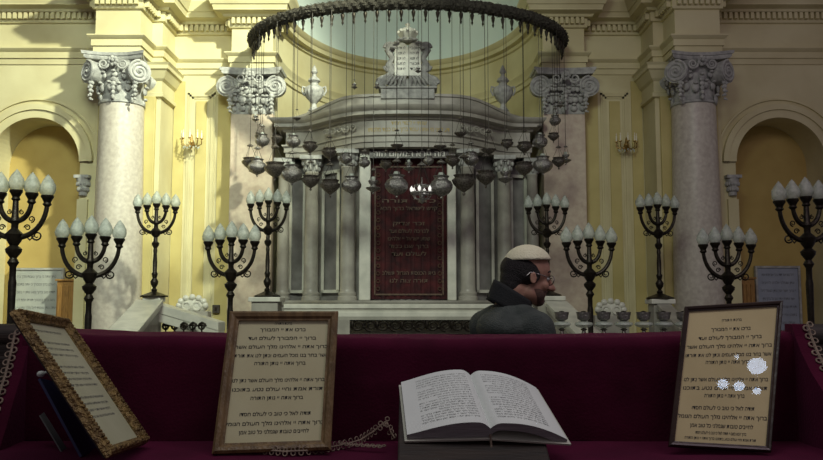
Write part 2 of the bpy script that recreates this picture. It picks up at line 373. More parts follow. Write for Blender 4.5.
# ------------------------------------------------------------------ capitals and columns
def volute(mb, c, ax, r, depth, M):
    # spiral scroll: disc with a raised spiral ridge on its face; M maps local (x right, y out, z up)
    seg = 20; rows = []
    for yy, rr in ((-depth, r*.8), (-depth, r*.92), (0, r), (.004, r*.86), (.004, 0.001)):
        rows.append([M @ (Vector(c)+V(rr*math.cos(2*PI*j/seg), yy, rr*math.sin(2*PI*j/seg))) for j in range(seg)])
    mb.grid(rows, True, True, True)
    pts = []; rad = []
    for i in range(46):
        t = i/45; a = ax*(t*2.6*2*PI)+PI/2; rr = r*(.95-.85*t)
        pts.append(M @ (Vector(c)+V(rr*math.cos(a), .012*1, rr*math.sin(a)))); rad.append(r*(.12-.06*t))
    mb.tube(pts, rad, 6)
    mb.ell(M @ (Vector(c)+V(0, .015, 0)), (r*.16,)*3, 8, 6)
def capital(parent, cx, cy, rad, z0, z1, flat):
    H = z1-z0; mb = MB()
    if flat:
        mb.box(cx-rad*.96, cx+rad*.96, cy-.02, cy+.34, z0, z0+H*.8)
        rows = []
        hw = rad*1.42; fy = -.20
    else:
        mb.lathe([(rad*.97, z0), (rad*1.04, z0+.02), (rad*1.04, z0+.05), (rad*.95, z0+.07), (rad*.98, z0+H*.5), (rad*1.12, z0+H*.8), (rad*1.2, z0+H*.85)], 28, (cx, cy, 0))
        hw = rad*1.40; fy = -rad*1.4
    # abacus
    ring = []
    N = 8
    y0 = cy if not flat else cy+.34
    if flat:
        poly = [(cx-hw, y0)] + [(cx-hw+2*hw*i/N, cy+fy+.07*math.sin(PI*i/N)) for i in range(N+1)] + [(cx+hw, y0)]
    else:
        poly = []
        for q_ in range(4):
            a = q_*PI/2
            for i in range(N):
                t = i/N; x = -hw+2*hw*t; y = -hw+.16*hw*math.sin(PI*t)*1.6
                poly.append((cx+x*math.cos(a)-y*math.sin(a), cy+x*math.sin(a)+y*math.cos(a)))
    for zz, k in ((H*.86, .90), (H*.89, .95), (H*.93, .95), (H*.94, 1.0), (H, 1.02)):
        ring.append([V(cx+(x-cx)*k, cy+(y-cy)*k, z0+zz) for x, y in poly])
    mb.grid(ring, True, True, True)
    cap = mb.build('capital', 'capital_stone', parent, smooth=True)
    # volutes
    vr = H*.23
    if flat: places = [(-1, cx-hw*.80, cy-.12, .0), (1, cx+hw*.80, cy-.12, .0)]
    else: places = [(-1, cx-hw*.84, cy-hw*.84, -.62), (1, cx+hw*.84, cy-hw*.84, .62), (-1, cx+hw*.84, cy+hw*.84, PI-.62), (1, cx-hw*.84, cy+hw*.84, PI+.62)]
    for sx, x, y, an in places:
        vb = MB(); Mx = Matrix.Translation(V(x, y, z0+H*.60)) @ Matrix.Rotation(an, 4, 'Z') @ Matrix.Scale(-1, 4, V(0, 1, 0))
        volute(vb, (0, 0, 0), sx, vr, .16 if flat else .22, Mx)
        vb.build('volute', 'capital_stone', cap, smooth=True)
        gb = MB()                         # leaf husks hanging below each volute
        for k in range(5):
            rr = .036-.004*k; gb.ell((x-sx*(vr*.35 if flat else .06)*(1 if abs(an) < 1 else 0), y-.01, z0+H*.38-k*.065), (rr*1.2, rr, rr*1.25), 7, 6)
            gb.ell((x-sx*vr*.35+.03*(-1)**k, y-.02, z0+H*.36-k*.065), (rr*.7, rr*.7, rr*.8), 6, 5)
        gb.build('husk_garland', 'capital_stone', cap, smooth=True)
    fb = MB()                            # central flower, scrolls and acanthus
    fz = z0+H*.80; fyy = cy+fy*.9 if not flat else cy+fy-.0
    for k in range(7):
        a = 2*PI*k/7; fb.ell((cx+.055*math.cos(a), fyy-.01, fz+.055*math.sin(a)), (.034, .03, .034), 7, 6)
    fb.ell((cx, fyy-.04, fz), (.03, .03, .03), 7, 6)
    for sx in (-1, 1):
        pts = []; 
        for i in range(24):
            t = i/23; a = t*1.6*2*PI; rr = .08*(1-.75*t)
            pts.append(V(cx+sx*(.15+rr*math.cos(a+PI)), fyy-.01, fz-.05+rr*math.sin(a+PI)))
        fb.tube(pts, [.02*(1-.5*i/23) for i in range(24)], 6)
    front = 9
    for rw, (zz, hh) in enumerate(((z0+H*.10, .12), (z0+H*.32, .13), (z0+H*.52, .09))):
        for k in range(front):
            if flat:
                x = cx-rad*.85+2*rad*.85*(k+.5*(rw % 2))/(front-1); y = cy-.045-.03*rw; out = V(0, -1, 0)
                if x > cx+rad*.95: continue
            else:
                a = -PI*(k+.5*(rw % 2))/(front-1); rr = rad*(1.02+.07*rw); x = cx+rr*math.cos(a); y = cy+rr*math.sin(a); out = V(math.cos(a), math.sin(a), 0)
            if rw == 0 and k % 2: continue
            Mz = Matrix.Rotation(math.atan2(out.y, out.x), 3, 'Z')
            x += R.uniform(-.02, .02); zz_ = zz; zz = zz_+R.uniform(-.025, .025)
            fb.ell((x, y, zz), (.028, .04+R.random()*.02, hh*R.uniform(.4, .7)), 8, 6, Mz)
            fb.ell(V(x, y, zz+hh*.5)+out*.03, (.034, .04, .026), 7, 5, Mz); zz = zz_
    for k in range(5):                   # middle husk string
        fb.ell((cx, fyy+.03, z0+H*.45-k*.07), (.045-.004*k, .03, .04), 7, 6)
    fb.build('acanthus', 'capital_stone', cap, smooth=True)
for sg, nm in ((-1, 'lit white marble column with scrolled capital beside the left arch'), (1, 'dim pinkish marble column with scrolled capital beside the right arch')):
    cx, cy = XC+sg*4.60, 12.50
    t = thing('marble_column', nm, 'column', (cx, cy, FL), 'tall marble columns')
    r = .355; sb = MB(); ZB = 3.10
    sb.lathe([(r*1.02+.035*(1-(i/20))**1.2*1.0-.035*max(0, (i/20-.5))*1.3, FL+.32+(ZB-FL-.32)*i/20) for i in range(21)], 40, (cx, cy, 0))
    sb.build('shaft', 'column_marble', t, smooth=True)
    bb = MB(); bb.box(cx-.5, cx+.5, cy-.25-.25, cy+.2, FL, FL+.14)
    bb.lathe([(.48, FL+.14), (.5, FL+.18), (.48, FL+.23), (.42, FL+.25), (.43, FL+.29), (.40, FL+.32)], 32, (cx, cy, 0))
    bb.build('base', 'capital_stone', t, smooth=True)
    capital(t, cx, cy, .345, 3.07, 3.868, False)
    cx = XC+sg*2.63
    nm2 = 'buff marble pilaster with scrolled capital at the %s edge of the apse' % ('brighter left' if sg < 0 else 'darker right')
    t = thing('marble_pilaster', nm2, 'pilaster', (cx, 13.3, FL), 'marble pilasters at the apse')
    MB().box(cx-.355, cx+.355, 13.08, 13.399, FL+.3, 3.12).build('shaft', 'pilaster_marble', t, bevel=.012)
    MB().box(cx-.40, cx+.40, 13.02, 13.399, FL, FL+.3).build('base', 'capital_stone', t, bevel=.02)
    capital(t, cx, 13.1, .36, 3.10, 3.866, True)

# ------------------------------------------------------------------ the ark
def sm(t): t = max(0, min(1, t)); return t*t*(3-2*t)
def Dark(x):
    a = abs(x-XC); return 12.1+.08*min(1, a/.9)**2+.82*sm((a-.72)/1.3)+.04*max(0, a-1.5)
ark = thing('torah_ark', 'grey marble bow-fronted ark with columns and inscribed frieze in the apse', 'ark', (XC, 12.9, FL))
xs = [XC-2.29+4.58*i/60 for i in range(61)]
front = [(x, Dark(x)) for x in xs]
def arcpath(off, h=2.27): return [(XC-h, 14.2)] + [(XC+(x-XC)*h/2.29, Dark(x)+off) for x in xs] + [(XC+h, 14.2)]
base = MB(); base.sweep(arcpath(-.25, 2.18), [(0, FL), (0, -.28), (.05, -.26), (.05, -.20), (0, -.18), (0, -.12), (.04, -.10), (.06, -.05), (.06, -.02), (-.6, -.02)])
base.build('base', 'ark_marble', ark)
bd = MB(); bd.sweep(arcpath(.34, 2.18), [(0, -.02), (0, 2.36)]); bd.build('body', 'ark_panel', ark, smooth=True)
ee = MB(); ee.sweep(arcpath(-.08, 2.03), [(-.5, 2.34), (0, 2.34), (0, 2.42), (.025, 2.42), (.025, 2.50), (.06, 2.52), (.06, 2.545), (.0, 2.55), (0, 2.76), (.04, 2.77), (.06, 2.80), (.17, 2.82), (.17, 2.875), (.20, 2.89), (.24, 2.94), (.24, 2.965), (-.4, 2.975)])
ee.build('entablature', 'ark_marble', ark, smooth=True)
at = MB(); rows = []
for x in xs[4:-4]:
    a = abs(x-XC); h = 3.19-.16*sm((a-.9)/1.1)
    y = Dark(x)+.02
    rows.append([V(x, y, 2.96), V(x, y, 3.02), V(x, y-.03, 3.03), V(x, y-.03, h-.05), V(x, y-.06, h-.04), V(x, y-.06, h), V(x, y+.22, h), V(x, y+.22, 2.96)])
at.grid(rows, True, True, True); at.build('attic', 'ark_marble', ark, smooth=True)
# columns of the ark
def ark_col(x, y, r, z1=2.34):
    t = MB(); t.lathe([(r*1.3, -.02), (r*1.3, .03), (r*1.15, .05), (r*1.22, .09), (r*1.02, .12), (r, .16), (r*.98, 1.0), (r*.88, z1-.30), (r*.98, z1-.28), (r*.9, z1-.26)], 20, (x, y, 0))
    c = t.build('column', 'ark_marble', ark, smooth=True)
    k = MB(); k.lathe([(r*.9, z1-.27), (r*1.0, z1-.18), (r*1.35, z1-.08), (r*1.4, z1-.06)], 16, (x, y, 0)); k.box(x-r*1.5, x+r*1.5, y-r*1.5, y+r*1.5, z1-.065, z1)
    for j in range(8):
        a = 2*PI*j/8
        for rw in (0, 1): k.ell((x+r*(1.0+.25*rw)*math.cos(a+rw*.39), y+r*(1.0+.25*rw)*math.sin(a+rw*.39), z1-.2+.08*rw), (.03, .03, .05), 6, 5)
    k.build('capital', 'capital_stone', c, smooth=True)
for a in (.94, 1.58, 2.08):
    for sg in (-1, 1):
        x = XC+sg*a; ark_col(x, Dark(x)+.10, .118 if a < 2 else .10)
for sg in (-1, 1):                         # jambs beside the curtain and panel mouldings behind the columns
    a, b = sorted((XC+sg*.60+.02, XC+sg*.76)); MB().box(a, b, 12.30, 12.5, -.02, 2.36).build('jamb', 'white_marble', ark, bevel=.015)
    for u0, u1 in ((1.10, 1.42), (1.72, 2.02)):
        pm = MB(); a, b = sorted((XC+sg*u0, XC+sg*u1)); yy = max(Dark(a), Dark(b))+.30
        ya, yb_ = Dark(a)+.33, Dark(b)+.33
        for (xa, xb, za, zb) in ((a, a+.05, .1, 2.1), (b-.05, b, .1, 2.1), (a, b, .1, .15), (a, b, 2.05, 2.1)):
            f0 = ya+(yb_-ya)*(xa-a)/(b-a); f1 = ya+(yb_-ya)*(xb-a)/(b-a)
            pm.add([V(xa, f0-.03, za), V(xb, f1-.03, za), V(xb, f1-.03, zb), V(xa, f0-.03, zb), V(xa, f0+.04, za), V(xb, f1+.04, za), V(xb, f1+.04, zb), V(xa, f0+.04, zb)],
                   [(0, 1, 2, 3), (4, 7, 6, 5), (0, 4, 5, 1), (2, 6, 7, 3), (1, 5, 6, 2), (0, 3, 7, 4)])
        pm.build('panel_moulding', 'white_marble', ark)
# inscription on the frieze, bent to the bow
ins = MB(); fr = lambda x, z: V(XC+x, Dark(XC+x)-.083, z)
put_text(ins, 'שויתי יי לנגדי תמיד', fr, .02, 2.685, .55, .085, .02)
put_text(ins, 'דע לפני מי אתה עומד ברוך שם כבוד מלכותו', fr, .02, 2.585, 1.26, .09, .02)
ins.build('inscription', 'gilt_ink', ark, merge=False)
i2 = MB(); put_text(i2, 'מה נורא המקום הזה', lambda x, z: V(XC+x, 12.20, z), .02, 2.225, 1.12, .13, .02)
i2.build('inscription', 'pale_letters', ark, merge=False)
lb = MB(); lb.box(XC-.60, XC+.64, 12.21, 12.26, 2.20, 2.34); lb.build('lintel', 'dark_frame', ark)
# carved foliage ends on the frieze
fo = MB()
for sg in (-1, 1):
    for k in range(5):
        x = .86+k*.11
        pts = []
        for i in range(16):
            t = i/15; a = t*1.4*2*PI; rr = .06*(1-.7*t); xx = sg*(x+rr*math.cos(a)); pts.append(fr(xx, 2.655+rr*math.sin(a)*(-1)**k))
        fo.tube(pts, .011, 5)
fo.build('carved_foliage', 'ark_marble', ark, smooth=True)
# crest: pedestal, tablets, crown, scrolls
cz = kz(97, 12.15); cy_ = 12.18
cr = MB(); cr.box(XC-.42, XC+.42, cy_-.12, cy_+.16, cz-.05, cz+.13); cr.box(XC-.46, XC+.46, cy_-.15, cy_+.18, cz+.12, cz+.16); cr.box(XC-.30, XC+.30, cy_-.1, cy_+.14, cz+.16, cz+.30)
crest = cr.build('crest', 'capital_stone', ark, bevel=.012)
tb = MB()
def arched(x0, x1, z0, z1, y0, y1):
    n = 12; r = (x1-x0)/2; c = (x0+x1)/2
    o = [(x0, z0), (x1, z0)] + [(c+r*math.cos(PI*i/n), z1-r+r*math.sin(PI*i/n)) for i in range(n+1)]
    k = len(o); tb.add([V(a, y0, b) for a, b in o]+[V(a, y1, b) for a, b in o], [tuple(range(k))[::-1], tuple(range(k, 2*k))]+[(i, (i+1) % k, (i+1) % k+k, i+k) for i in range(k)])
arched(XC-.21, XC+.0, cz+.34, cz+.92, cy_-.1, cy_+.06); arched(XC+.0, XC+.21, cz+.34, cz+.92, cy_-.1, cy_+.06)
tb.build('tablets', 'white_marble', crest, bevel=.008)
tt = MB()
for k, s_ in enumerate(['אנכי', 'לא יהיה', 'לא תשא', 'זכור', 'כבד']): put_text(tt, s_, lambda x, z: V(XC+x, cy_-.104, z), .105, cz+.80-k*.09, .14, .07)
for k, s_ in enumerate(['לא תרצח', 'לא תנאף', 'לא תגנב', 'לא תענה', 'לא תחמד']): put_text(tt, s_, lambda x, z: V(XC+x, cy_-.104, z), -.105, cz+.80-k*.09, .14, .07)
tt.build('tablet_lettering', 'grey_ink', crest, merge=False)
cw = MB()
cw.lathe([(.10, cz+.93), (.13, cz+.95), (.13, cz+.99), (.10, cz+1.0), (.15, cz+1.10), (.12, cz+1.16), (.05, cz+1.20), (.02, cz+1.22), (.04, cz+1.26), (.0, cz+1.29)], 16, (XC, cy_-.02, 0), fn=lambda a, z: 1+.12*math.cos(6*a))
for k in range(8):
    a = 2*PI*k/8; cw.ell((XC+.15*math.cos(a), cy_-.02+.15*math.sin(a), cz+1.12), (.025, .025, .03), 6, 5)
cw.build('crown', 'white_marble', crest, smooth=True)
for sg in (-1, 1):
    sc = MB()
    def spir(cx, cz_, r, turns, dirn, th, a0):
        pts = []; rd = []
        for i in range(30):
            t = i/29; a = a0+dirn*t*turns*2*PI; rr = r*(1-.8*t); pts.append(V(XC+sg*(cx+rr*math.cos(a)), cy_-.05, cz_+rr*math.sin(a))); rd.append(th*(1-.5*t))
        sc.tube(pts, rd, 7)
    spir(.27, cz+.84, .09, 1.5, 1, .035, 0); spir(.28, cz+.52, .08, 1.5, -1, .035, 0); spir(.34, cz+.22, .13, 1.6, 1, .045, 0); spir(.12, cz+.34, .07, 1.2, 1, .03, PI)
    sc.tube([V(XC+sg*.25, cy_-.04, cz+.93), V(XC+sg*.31, cy_-.04, cz+.80), V(XC+sg*.24, cy_-.04, cz+.66), V(XC+sg*.30, cy_-.04, cz+.54), V(XC+sg*.24, cy_-.04, cz+.42), V(XC+sg*.34, cy_-.04, cz+.30), V(XC+sg*.44, cy_-.04, cz+.18)], [.05, .06, .05, .06, .06, .08, .05], 8)
    for k in range(4): sc.ell((XC+sg*(.05+.06*k), cy_-.12, cz+.98-.035*k*k*.5), (.05, .035, .03), 8, 6)
    for k in range(5): sc.tube([V(XC+sg*(.03+.05*k), cy_-.1, cz+.34), V(XC+sg*(.06+.06*k), cy_-.15, cz+.24), V(XC+sg*(.05+.075*k), cy_-.13, cz+.17)], [.02, .028, .012], 6)
    sc.build('scroll', 'capital_stone', crest, smooth=True)
for o_ in [crest]+list(crest.children):
    for v in o_.data.vertices: v.co.z = (cz-FL)+(v.co.z-(cz-FL))*.93
# urns
ub = MB(); ub.lathe([(.10, 0), (.12, .03), (.10, .06), (.06, .10), (.05, .15), (.09, .19), (.16, .26), (.20, .34), (.205, .40), (.17, .45), (.10, .48), (.08, .52), (.13, .56), (.11, .60), (.05, .64), (.04, .68), (.07, .72), (.05, .78), (.0, .86)], 24, fn=lambda a, z: 1+(.05*math.cos(12*a) if .2 < z < .42 else 0))
for sg in (-1, 1):
    x, ya = (W(314, 103, 12.95) if sg < 0 else W(503, 102, 12.95)).xy
    t = thing('stone_urn', 'lidded stone urn on the ark cornice, %s' % ('at the left, against the pale cornice' if sg < 0 else 'at the right, against the yellow apse'), 'urn', (x, ya, 3.10), 'urns on the ark cornice')
    t.scale = (.8, .8, .95); o = ub.build('body', 'capital_stone', t, smooth=True, off=V(0, 0, 0))
    for s2 in (-1, 1):
        h = MB(); h.tube([V(s2*.17, 0, .44), V(s2*.24, 0, .46), V(s2*.25, 0, .38), V(s2*.20, 0, .30)], .02, 7); h.build('handle', 'capital_stone', t, smooth=True, off=V(0, 0, 0))
    h = MB(); h.box(-.13, .13, -.1, .12, -.16, .0); h.build('plinth', 'ark_marble', t, bevel=.01, off=V(0, 0, 0))
# curtain
cu = MB(); rows = []
cx0, cx1, cza, czb = XC-.585, XC+.625, 0.0, 2.335
for i in range(61):
    x = cx0+(cx1-cx0)*i/60; rows.append([V(x, 12.42+.012*math.sin(i*1.1)+.006*math.sin(i*2.7), cza+(czb-cza)*j/10) for j in range(11)]+[V(x, 12.47, cza+(czb-cza)*j/10) for j in range(10, -1, -1)])
cu.grid(rows, True, True, True)
t = thing('ark_curtain', 'dark red velvet curtain with gold embroidered lettering in the ark doorway', 'curtain', ((cx0+cx1)/2, 12.44, 0))
cc = cu.build('curtain_cloth', 'curtain_velvet', t, smooth=True)
em = MB(); ce = lambda x, z: V((cx0+cx1)/2+x, 12.395, z)
for k, (zz, w_, s_) in enumerate(((1.52, .85, 'כתר תורה'), (1.40, .9, 'קדש לישראל ברוך הבא'), (1.16, .5, 'זכר צדיק'), (1.04, .62, 'לברכה לעולם ועד'), (.92, .66, 'שמע ישראל יי אלהינו'), (.80, .62, 'ברוך שם כבוד'), (.68, .55, 'לעולם ועד'), (.38, .84, 'בית הכנסת הגדול תשלב'), (.26, .6, 'תורה צוה לנו'))):
    put_text(em, s_, ce, 0, zz, w_, .085, .012)
for z0, z1 in ((.06, .085), (2.08, 2.10)): em.box(cx0+.07, cx1-.07, 12.395, 12.40, z0, z1)
for xx in (cx0+.06, cx1-.08): em.box(xx, xx+.02, 12.395, 12.40, .06, 2.1)
for k in range(16):
    for (xx) in (cx0+.12, cx1-.12): em.torus((xx, 12.395, .16+k*.12), .028, .006, Matrix.Rotation(PI/2, 3, 'X'), 10, 4)
em.build('embroidery', 'gold_thread', t, merge=False)

# ------------------------------------------------------------------ hanging ring and its lamps
RC, RA, RB = 12.9, 2.56, 1.88
RZ = kz(8, RC-RB)+.07
def ring_pt(a): return V(XC-RA*math.cos(a), RC-RB*math.sin(a), RZ)
rg = thing('lamp_ring', 'dark leafy half ring hung before the apse, carrying the lamps', 'lamp hoop', (XC, RC, RZ))
rows = []; NS = 420
for i in range(NS+1):
    a = PI*i/NS; c = ring_pt(a); o = V(-RA*math.cos(a)/RA**2, -RB*math.sin(a)/RB**2, 0).normalized(); row = []
    for j in range(14):
        b = 2*PI*j/14; rr = .088*(1+.20*noise.noise(V(a*60, j*.9, 1))+.10*math.sin(i*.9+j*1.8))
        row.append(c+o*rr*math.cos(b)+V(0, 0, rr*math.sin(b)))
    rows.append(row)
MB().grid(rows, True, True, True).build('garland', 'garland', rg)
lv = MB()
for i in range(900):
    a = PI*(i+R.random())/900; b = R.uniform(0, 2*PI); o = V(-math.cos(a)*RB, -math.sin(a)*RA, 0).normalized(); tg = V(-o.y, o.x, 0)
    d = o*math.cos(b)+V(0, 0, math.sin(b)); c = ring_pt(a)+d*.078; t2 = (tg*R.choice((-1, 1))+d*.7).normalized(); w = t2.cross(d).normalized()*.014
    lv.add([c-t2*.02, c+w+d*.008, c+t2*.045+d*.012, c-w+d*.008], [(0, 1, 2), (0, 2, 3)])
lv.build('leaves', 'garland', rg, merge=False)
pp = MB(); pp.lathe([(.012, 0), (.018, -.03), (.030, -.05), (.022, -.10), (.010, -.14), (.018, -.17), (.0, -.21)], 8)
pend0 = pp.build('pendant', 'bronze', rg, smooth=True, off=V(0, 0, 0))
pxs = []
npend = 46
for i in range(npend):
    a = PI*(i+.5)/npend; o = pend0 if i == 0 else pend0.copy()
    if i: C.objects.link(o)
    o.parent = rg; o.location = ring_pt(a)+V(0, 0, -.075)-rg.location
for sg in (-1, 1):                       # brackets tying the ring ends to the wall
    MB().tube([V(XC+sg*RA, RC, RZ), V(XC+sg*RA, 13.06, RZ)], .05, 8).build('bracket', 'bronze', rg, smooth=True)

def chains3(mb, r0, z0, z1, r1=.04, n=3, w=.013):
    for k in range(n):
        a = 2*PI*k/n+.5; mb.tube([V(r0*math.cos(a), r0*math.sin(a), z0), V(r1*math.cos(a), r1*math.sin(a), z1)], w, 4)
def mk_lamp(style):
    # unit body width; origin at the finial tip; hook at z = 1.75
    t = thing('hanging_lamp', 'x', 'lamp')
    Z = V(0, 0, 0); m = {'a': 'dark_silver', 'b': 'silver', 'c': 'silver', 'd': 'dark_silver', 'e': 'silver'}[style]
    b = MB()
    if style in 'a':
        b.lathe([(0, 0), (.05, .04), (.07, .10), (.03, .15), (.10, .20), (.30, .34), (.46, .52), (.50, .64), (.42, .72), (.36, .76), (.42, .84), (.44, .86), (.38, .86), (.30, .75), (.0, .70)], 18, fn=lambda a, z: 1+.04*math.cos(8*a))
    elif style == 'b':
        b.lathe([(0, 0), (.06, .05), (.03, .10), (.14, .16), (.34, .26), (.48, .44), (.50, .60), (.42, .76), (.30, .84), (.28, .92), (.36, 1.0), (.30, 1.02), (.22, .96), (0, .94)], 18, fn=lambda a, z: 1+.06*math.cos(10*a))
    elif style == 'e':
        b.lathe([(0, 0), (.08, .06), (.04, .14), (.20, .22), (.42, .34), (.50, .42), (.44, .46), (.22, .50), (.16, .62), (.30, .76), (.34, .90), (.24, .92), (0, .86)], 16)
    elif style == 'd':
        b.lathe([(0, 0), (.04, .05), (.02, .1), (.25, .22), (.5, .42), (.52, .46), (.46, .46), (.2, .36), (0, .36)], 16)
    elif style == 'c':
        b.torus((0, 0, .45), .44, .05, seg=20); b.torus((0, 0, .75), .30, .04, seg=18); b.lathe([(0, 0), (.1, .08), (.14, .2), (.06, .3), (.04, .75), (.02, 1.1)], 12)
        for k in range(6):
            a = PI*k/3; b.tube([V(.06*math.cos(a), .06*math.sin(a), .2), V(.3*math.cos(a), .3*math.sin(a), .22), V(.44*math.cos(a), .44*math.sin(a), .45)], .025, 5)
    b.build('body', m, t, smooth=True, off=Z)
    if style == 'c':
        for k in range(6):
            g = MB(); a = PI*k/3; g.lathe([(.02, 0), (.06, .05), (.07, .14), (.0, .26)], 8, (.44*math.cos(a), .44*math.sin(a), .48))
            g.build('glass_light', 'tiny_light', t, smooth=True, off=Z)
    if style in 'be':
        g = MB(); g.lathe([(.13, .95), (.15, 1.08), (.11, 1.16), (.0, 1.17)], 10); g.build('oil_glass', 'flame_glass', t, smooth=True, off=Z)
    c = MB(); rim = {'a': .42, 'b': .32, 'c': .43, 'd': .48, 'e': .30}[style]; zr = {'a': .84, 'b': .98, 'c': .48, 'd': .44, 'e': .9}[style]
    chains3(c, rim, zr, 1.62); c.build('chains', 'wire', t, off=Z)
    k = MB(); k.lathe([(.20, 1.58), (.16, 1.64), (.06, 1.70), (.02, 1.75)], 12); k.build('smoke_cap', m, t, smooth=True, off=Z)
    s = MB(); s.tube([V(0, 0, 0), V(0, 0, 1)], .0042, 5); s.build('suspension_chain', 'wire', t, off=Z)
    return t
ORD = ['first', 'second', 'third', 'fourth', 'fifth', 'sixth', 'seventh', 'eighth', 'ninth', 'tenth', 'eleventh', 'twelfth', 'thirteenth', 'fourteenth', 'fifteenth', 'sixteenth', 'seventeenth', 'eighteenth', 'nineteenth', 'twentieth']
protos = {}
def ring_a(px):                      # angle whose point shows at column px
    best = min(range(721), key=lambda i: abs(PR[i]-px)); return PI*best/720
PR = []
for i in range(721):
    p = ring_pt(PI*i/720); PR.append(411.5+F*p.x/(p.y*CT+p.z*ST))
lower = [(251, 162, 13, 'a'), (264, 166, 14, 'b'), (281, 168, 17, 'a'), (297, 173, 16, 'b'), (315, 180, 14, 'a'), (334, 185, 16, 'a'), (354, 184, 15, 'b'), (375, 185, 12, 'e'),
         (397, 184, 18, 'b'), (421, 189, 19, 'c'), (440, 185, 18, 'b'), (461, 181, 19, 'a'), (482, 176, 16, 'a'), (501, 176, 12, 'e'), (519, 167, 15, 'a'), (537, 164, 15, 'b'), (552, 161, 11, 'a'), (563, 158, 9, 'e')]
upper = [(249, 136, 9, 'a'), (259, 140, 11, 'b'), (274, 138, 9, 'a'), (291, 141, 11, 'b'), (308, 146, 12, 'a'), (328, 152, 12, 'a'), (345, 158, 10, 'b'), (364, 162, 9, 'b'), (386, 164, 10, 'a'), (409, 166, 9, 'e'),
         (429, 160, 8, 'b'), (453, 160, 12, 'a'), (472, 158, 12, 'b'), (490, 147, 12, 'd'), (509, 143, 10, 'a'), (527, 146, 12, 'a'), (543, 141, 12, 'b'), (557, 136, 9, 'a'), (567, 120, 9, 'b')]
top_ = [(248, 118, 6, 'e'), (567, 104, 6, 'e'), (298, 117, 6, 'd'), (397, 143, 10, 'd'), (440, 144, 10, 'd'), (460, 131, 10, 'd'), (355, 86, 5, 'e'), (377, 86, 5, 'e'), (418, 70, 5, 'e')]
ST_N = {'a': 'dark pointed bowl lamp', 'b': 'silver onion-bodied lamp', 'c': 'small lit crown lamp', 'd': 'flat dark dish lamp', 'e': 'narrow waisted silver lamp'}
def hang(rowname, lst, group, front):
    for n, (px, py, w, st) in enumerate(sorted(lst)):
        k = 0.0
        a = ring_a(min(max(px, PR[0]+2), PR[720]-2)); p = ring_pt(a); p = p+V(-RB*math.cos(a), -RA*math.sin(a), 0).normalized()*(.075 if group.endswith('lowest row') else (-.085 if 'middle' in group else 0))
        D = p.y; q = W(px, py, D)
        s = w*D/F*1.3; zt = q.z-.62*s
        src = protos.get(st)
        if src is None: protos[st] = src = mk_lamp(st); o = src
        else: o = copy_tree(src)
        o.location = (p.x, p.y, zt); o.scale = (s, s, s); o.rotation_euler.z = R.uniform(0, 2)
        o['label'] = '%s, %s from the left in the %s' % (ST_N[st], ORD[n], rowname); o['group'] = group
        for ch in o.children:
            if ch.name.startswith('suspension'):
                hz = 1.74; ch.location = (0, 0, hz); ch.scale = (1/s, 1/s, (RZ-.06-zt-hz*s)/s)
hang('lowest row of hanging lamps', lower, 'lamps hanging in the lowest row', True)
hang('middle row of hanging lamps', upper, 'lamps hanging in the middle row', True)
hang('sparse top row of tiny lamps', top_, 'small lamps hanging highest', True)

